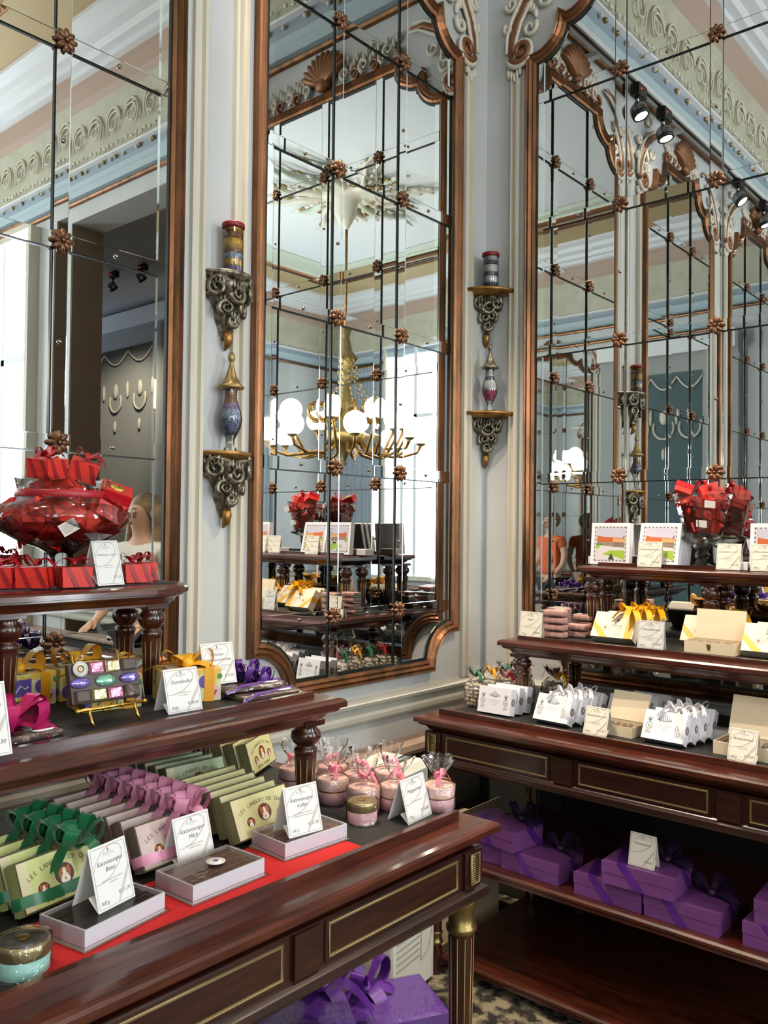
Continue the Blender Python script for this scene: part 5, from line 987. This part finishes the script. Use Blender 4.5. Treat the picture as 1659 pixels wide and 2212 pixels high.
def person(loc, rz, h, top, label, longhair, look=0.0):
    s = h/1.70; r = thing('person', label, 'person', loc, (0, 0, rz)); r.scale = (s, s, s)
    J = [((0, 0, .95), (.14, .10)), ((0, 0, 1.12), (.118, .09)), ((0, -.005, 1.28), (.14, .10)), ((0, .01, 1.40), (.13, .08)), ((0, .012, 1.46), .052), ((0, -.005, 1.525), (.058, .066)), ((0, -.012, 1.60), (.075, .092)), ((0, -.008, 1.665), (.055, .068))]
    E_ = [(0, 1), (1, 2), (2, 3), (3, 4), (4, 5), (5, 6), (6, 7)]
    hands = {}
    for k in (1, -1):
        b = len(J); J += [((k*.155, .015, 1.385), .052), ((k*.20, .03, 1.22), .042), ((k*.215, -.02, 1.10), .036), ((k*.20, -.12, 1.0), .03), ((k*.185, -.18, .965), (.022, .028)), ((k*.178, -.215, .95), (.02, .034))]
        E_ += [(3, b)] + [(b+i, b+i+1) for i in range(5)]
        for f, (dx, L_) in enumerate(((-.026, .06), (-.009, .07), (.009, .066), (.025, .05))):
            q = len(J); x = k*.178+dx; J += [((x, -.245, .940), .0088), ((x*.995, -.245-L_*.5, .925), .008), ((x*.99, -.245-L_*.75, .900), .0065)]; E_ += [(b+5, q), (q, q+1), (q+1, q+2)]
        q = len(J); J += [((k*.150, -.205, .95), .010), ((k*.132, -.24, .935), .0085)]; E_ += [(b+4, q), (q, q+1)]
        b = len(J); J += [((k*.09, 0, .88), .088), ((k*.095, -.01, .68), .068), ((k*.095, -.005, .48), .05), ((k*.098, .02, .30), .05), ((k*.10, .03, .09), .034), ((k*.102, -.03, .035), (.035, .03)), ((k*.108, -.12, .025), (.036, .02))]
        E_ += [(0, b)] + [(b+i, b+i+1) for i in range(6)]
    body = skin_mesh('body', J, E_, 'skin', r)
    g = G(); HZ = 1.60
    g.ell((0, -.112, HZ-.018), (.012, .018, .024), 'skin', 8, 6); g.ell((0, -.121, HZ-.03), (.014, .010, .009), 'skin', 8, 6)
    for k in (1, -1):
        g.ell((k*.031, -.098, HZ+.006), (.014, .008, .009), 'skin', 10, 6); g.tube([(k*.018, -.104, HZ+.001), (k*.031, -.1065, HZ-.002), (k*.044, -.101, HZ+.001)], .002, 'hair', 5); g.tube([(k*.016, -.106, HZ+.022), (k*.032, -.108, HZ+.027), (k*.048, -.098, HZ+.021)], .0035, 'hair', 5)
        g.ell((k*.078, .0, HZ-.005), (.010, .018, .030), 'skin', 8, 6)
    g.ell((0, -.100, HZ-.055), (.023, .008, .0055), 'lip', 8, 5); g.ell((0, -.099, HZ-.064), (.019, .008, .005), 'lip', 8, 5)
    join_into(body, g)
    for p in body.data.vertices: pass
    # clothes
    A = [((0, 0, .93), (.155, .118)), ((0, 0, 1.12), (.135, .108)), ((0, -.005, 1.28), (.158, .118)), ((0, .01, 1.395), (.145, .10)), ((0, .012, 1.45), (.078, .074))]
    EA = [(0, 1), (1, 2), (2, 3), (3, 4)]
    for k in (1, -1): b = len(A); A += [((k*.158, .015, 1.385), .074), ((k*.19, .025, 1.27), .06)]; EA += [(3, b), (b, b+1)]
    skin_mesh('shirt', A, EA, top, r)
    Tt = [((0, 0, .96), (.15, .112))]; ET = []
    for k in (1, -1): b = len(Tt); Tt += [((k*.092, 0, .87), .099), ((k*.097, -.01, .68), .08), ((k*.097, -.005, .48), .063), ((k*.10, .02, .30), .06), ((k*.102, .03, .09), .052)]; ET += [(0, b)]+[(b+i, b+i+1) for i in range(4)]
    skin_mesh('trousers', Tt, ET, 'jeans', r)
    for k in (1, -1):
        g = G(); g.slab([(k*.103-.045, .07), (k*.103-.048, -.06), (k*.106-.036, -.16), (k*.106+.036, -.16), (k*.103+.048, -.06), (k*.103+.045, .07)], [(-.004, 0), (0, .01), (0, .03), (-.012, .06), (-.02, .075)], 'shoe'); g.build('shoe', r)
    hr = G(); hr.ell((0, .034, HZ+.026), (.090, .100, .097), 'hair', 16, 12)
    if longhair:
        for i in range(18):
            a = PI*(-.02+1.04*i/17); x, y = .082*math.cos(a), .02+.085*math.sin(a); hr.tube([(x, y, HZ+.05), (x*1.12, y*1.1, HZ-.06), (x*1.35, y*1.05, HZ-.18), (x*1.25+.006*math.sin(i*2), y*1.0, HZ-.30), (x*1.1, y*.9, HZ-.38)], [.026, .03, .03, .026, .008], 'hair', 7)
    hr.build('hair', r); return r
person((2.855, -.165, 0), math.radians(-104), 1.68, 'tee', 'woman with long dark-to-blond hair and white T-shirt, reflected in the left mirror', True)
person((-2.95, -1.05, 0), math.radians(75), 1.72, 'orange', 'person in an orange shirt and dark trousers, reflected deep in the right mirror', False)
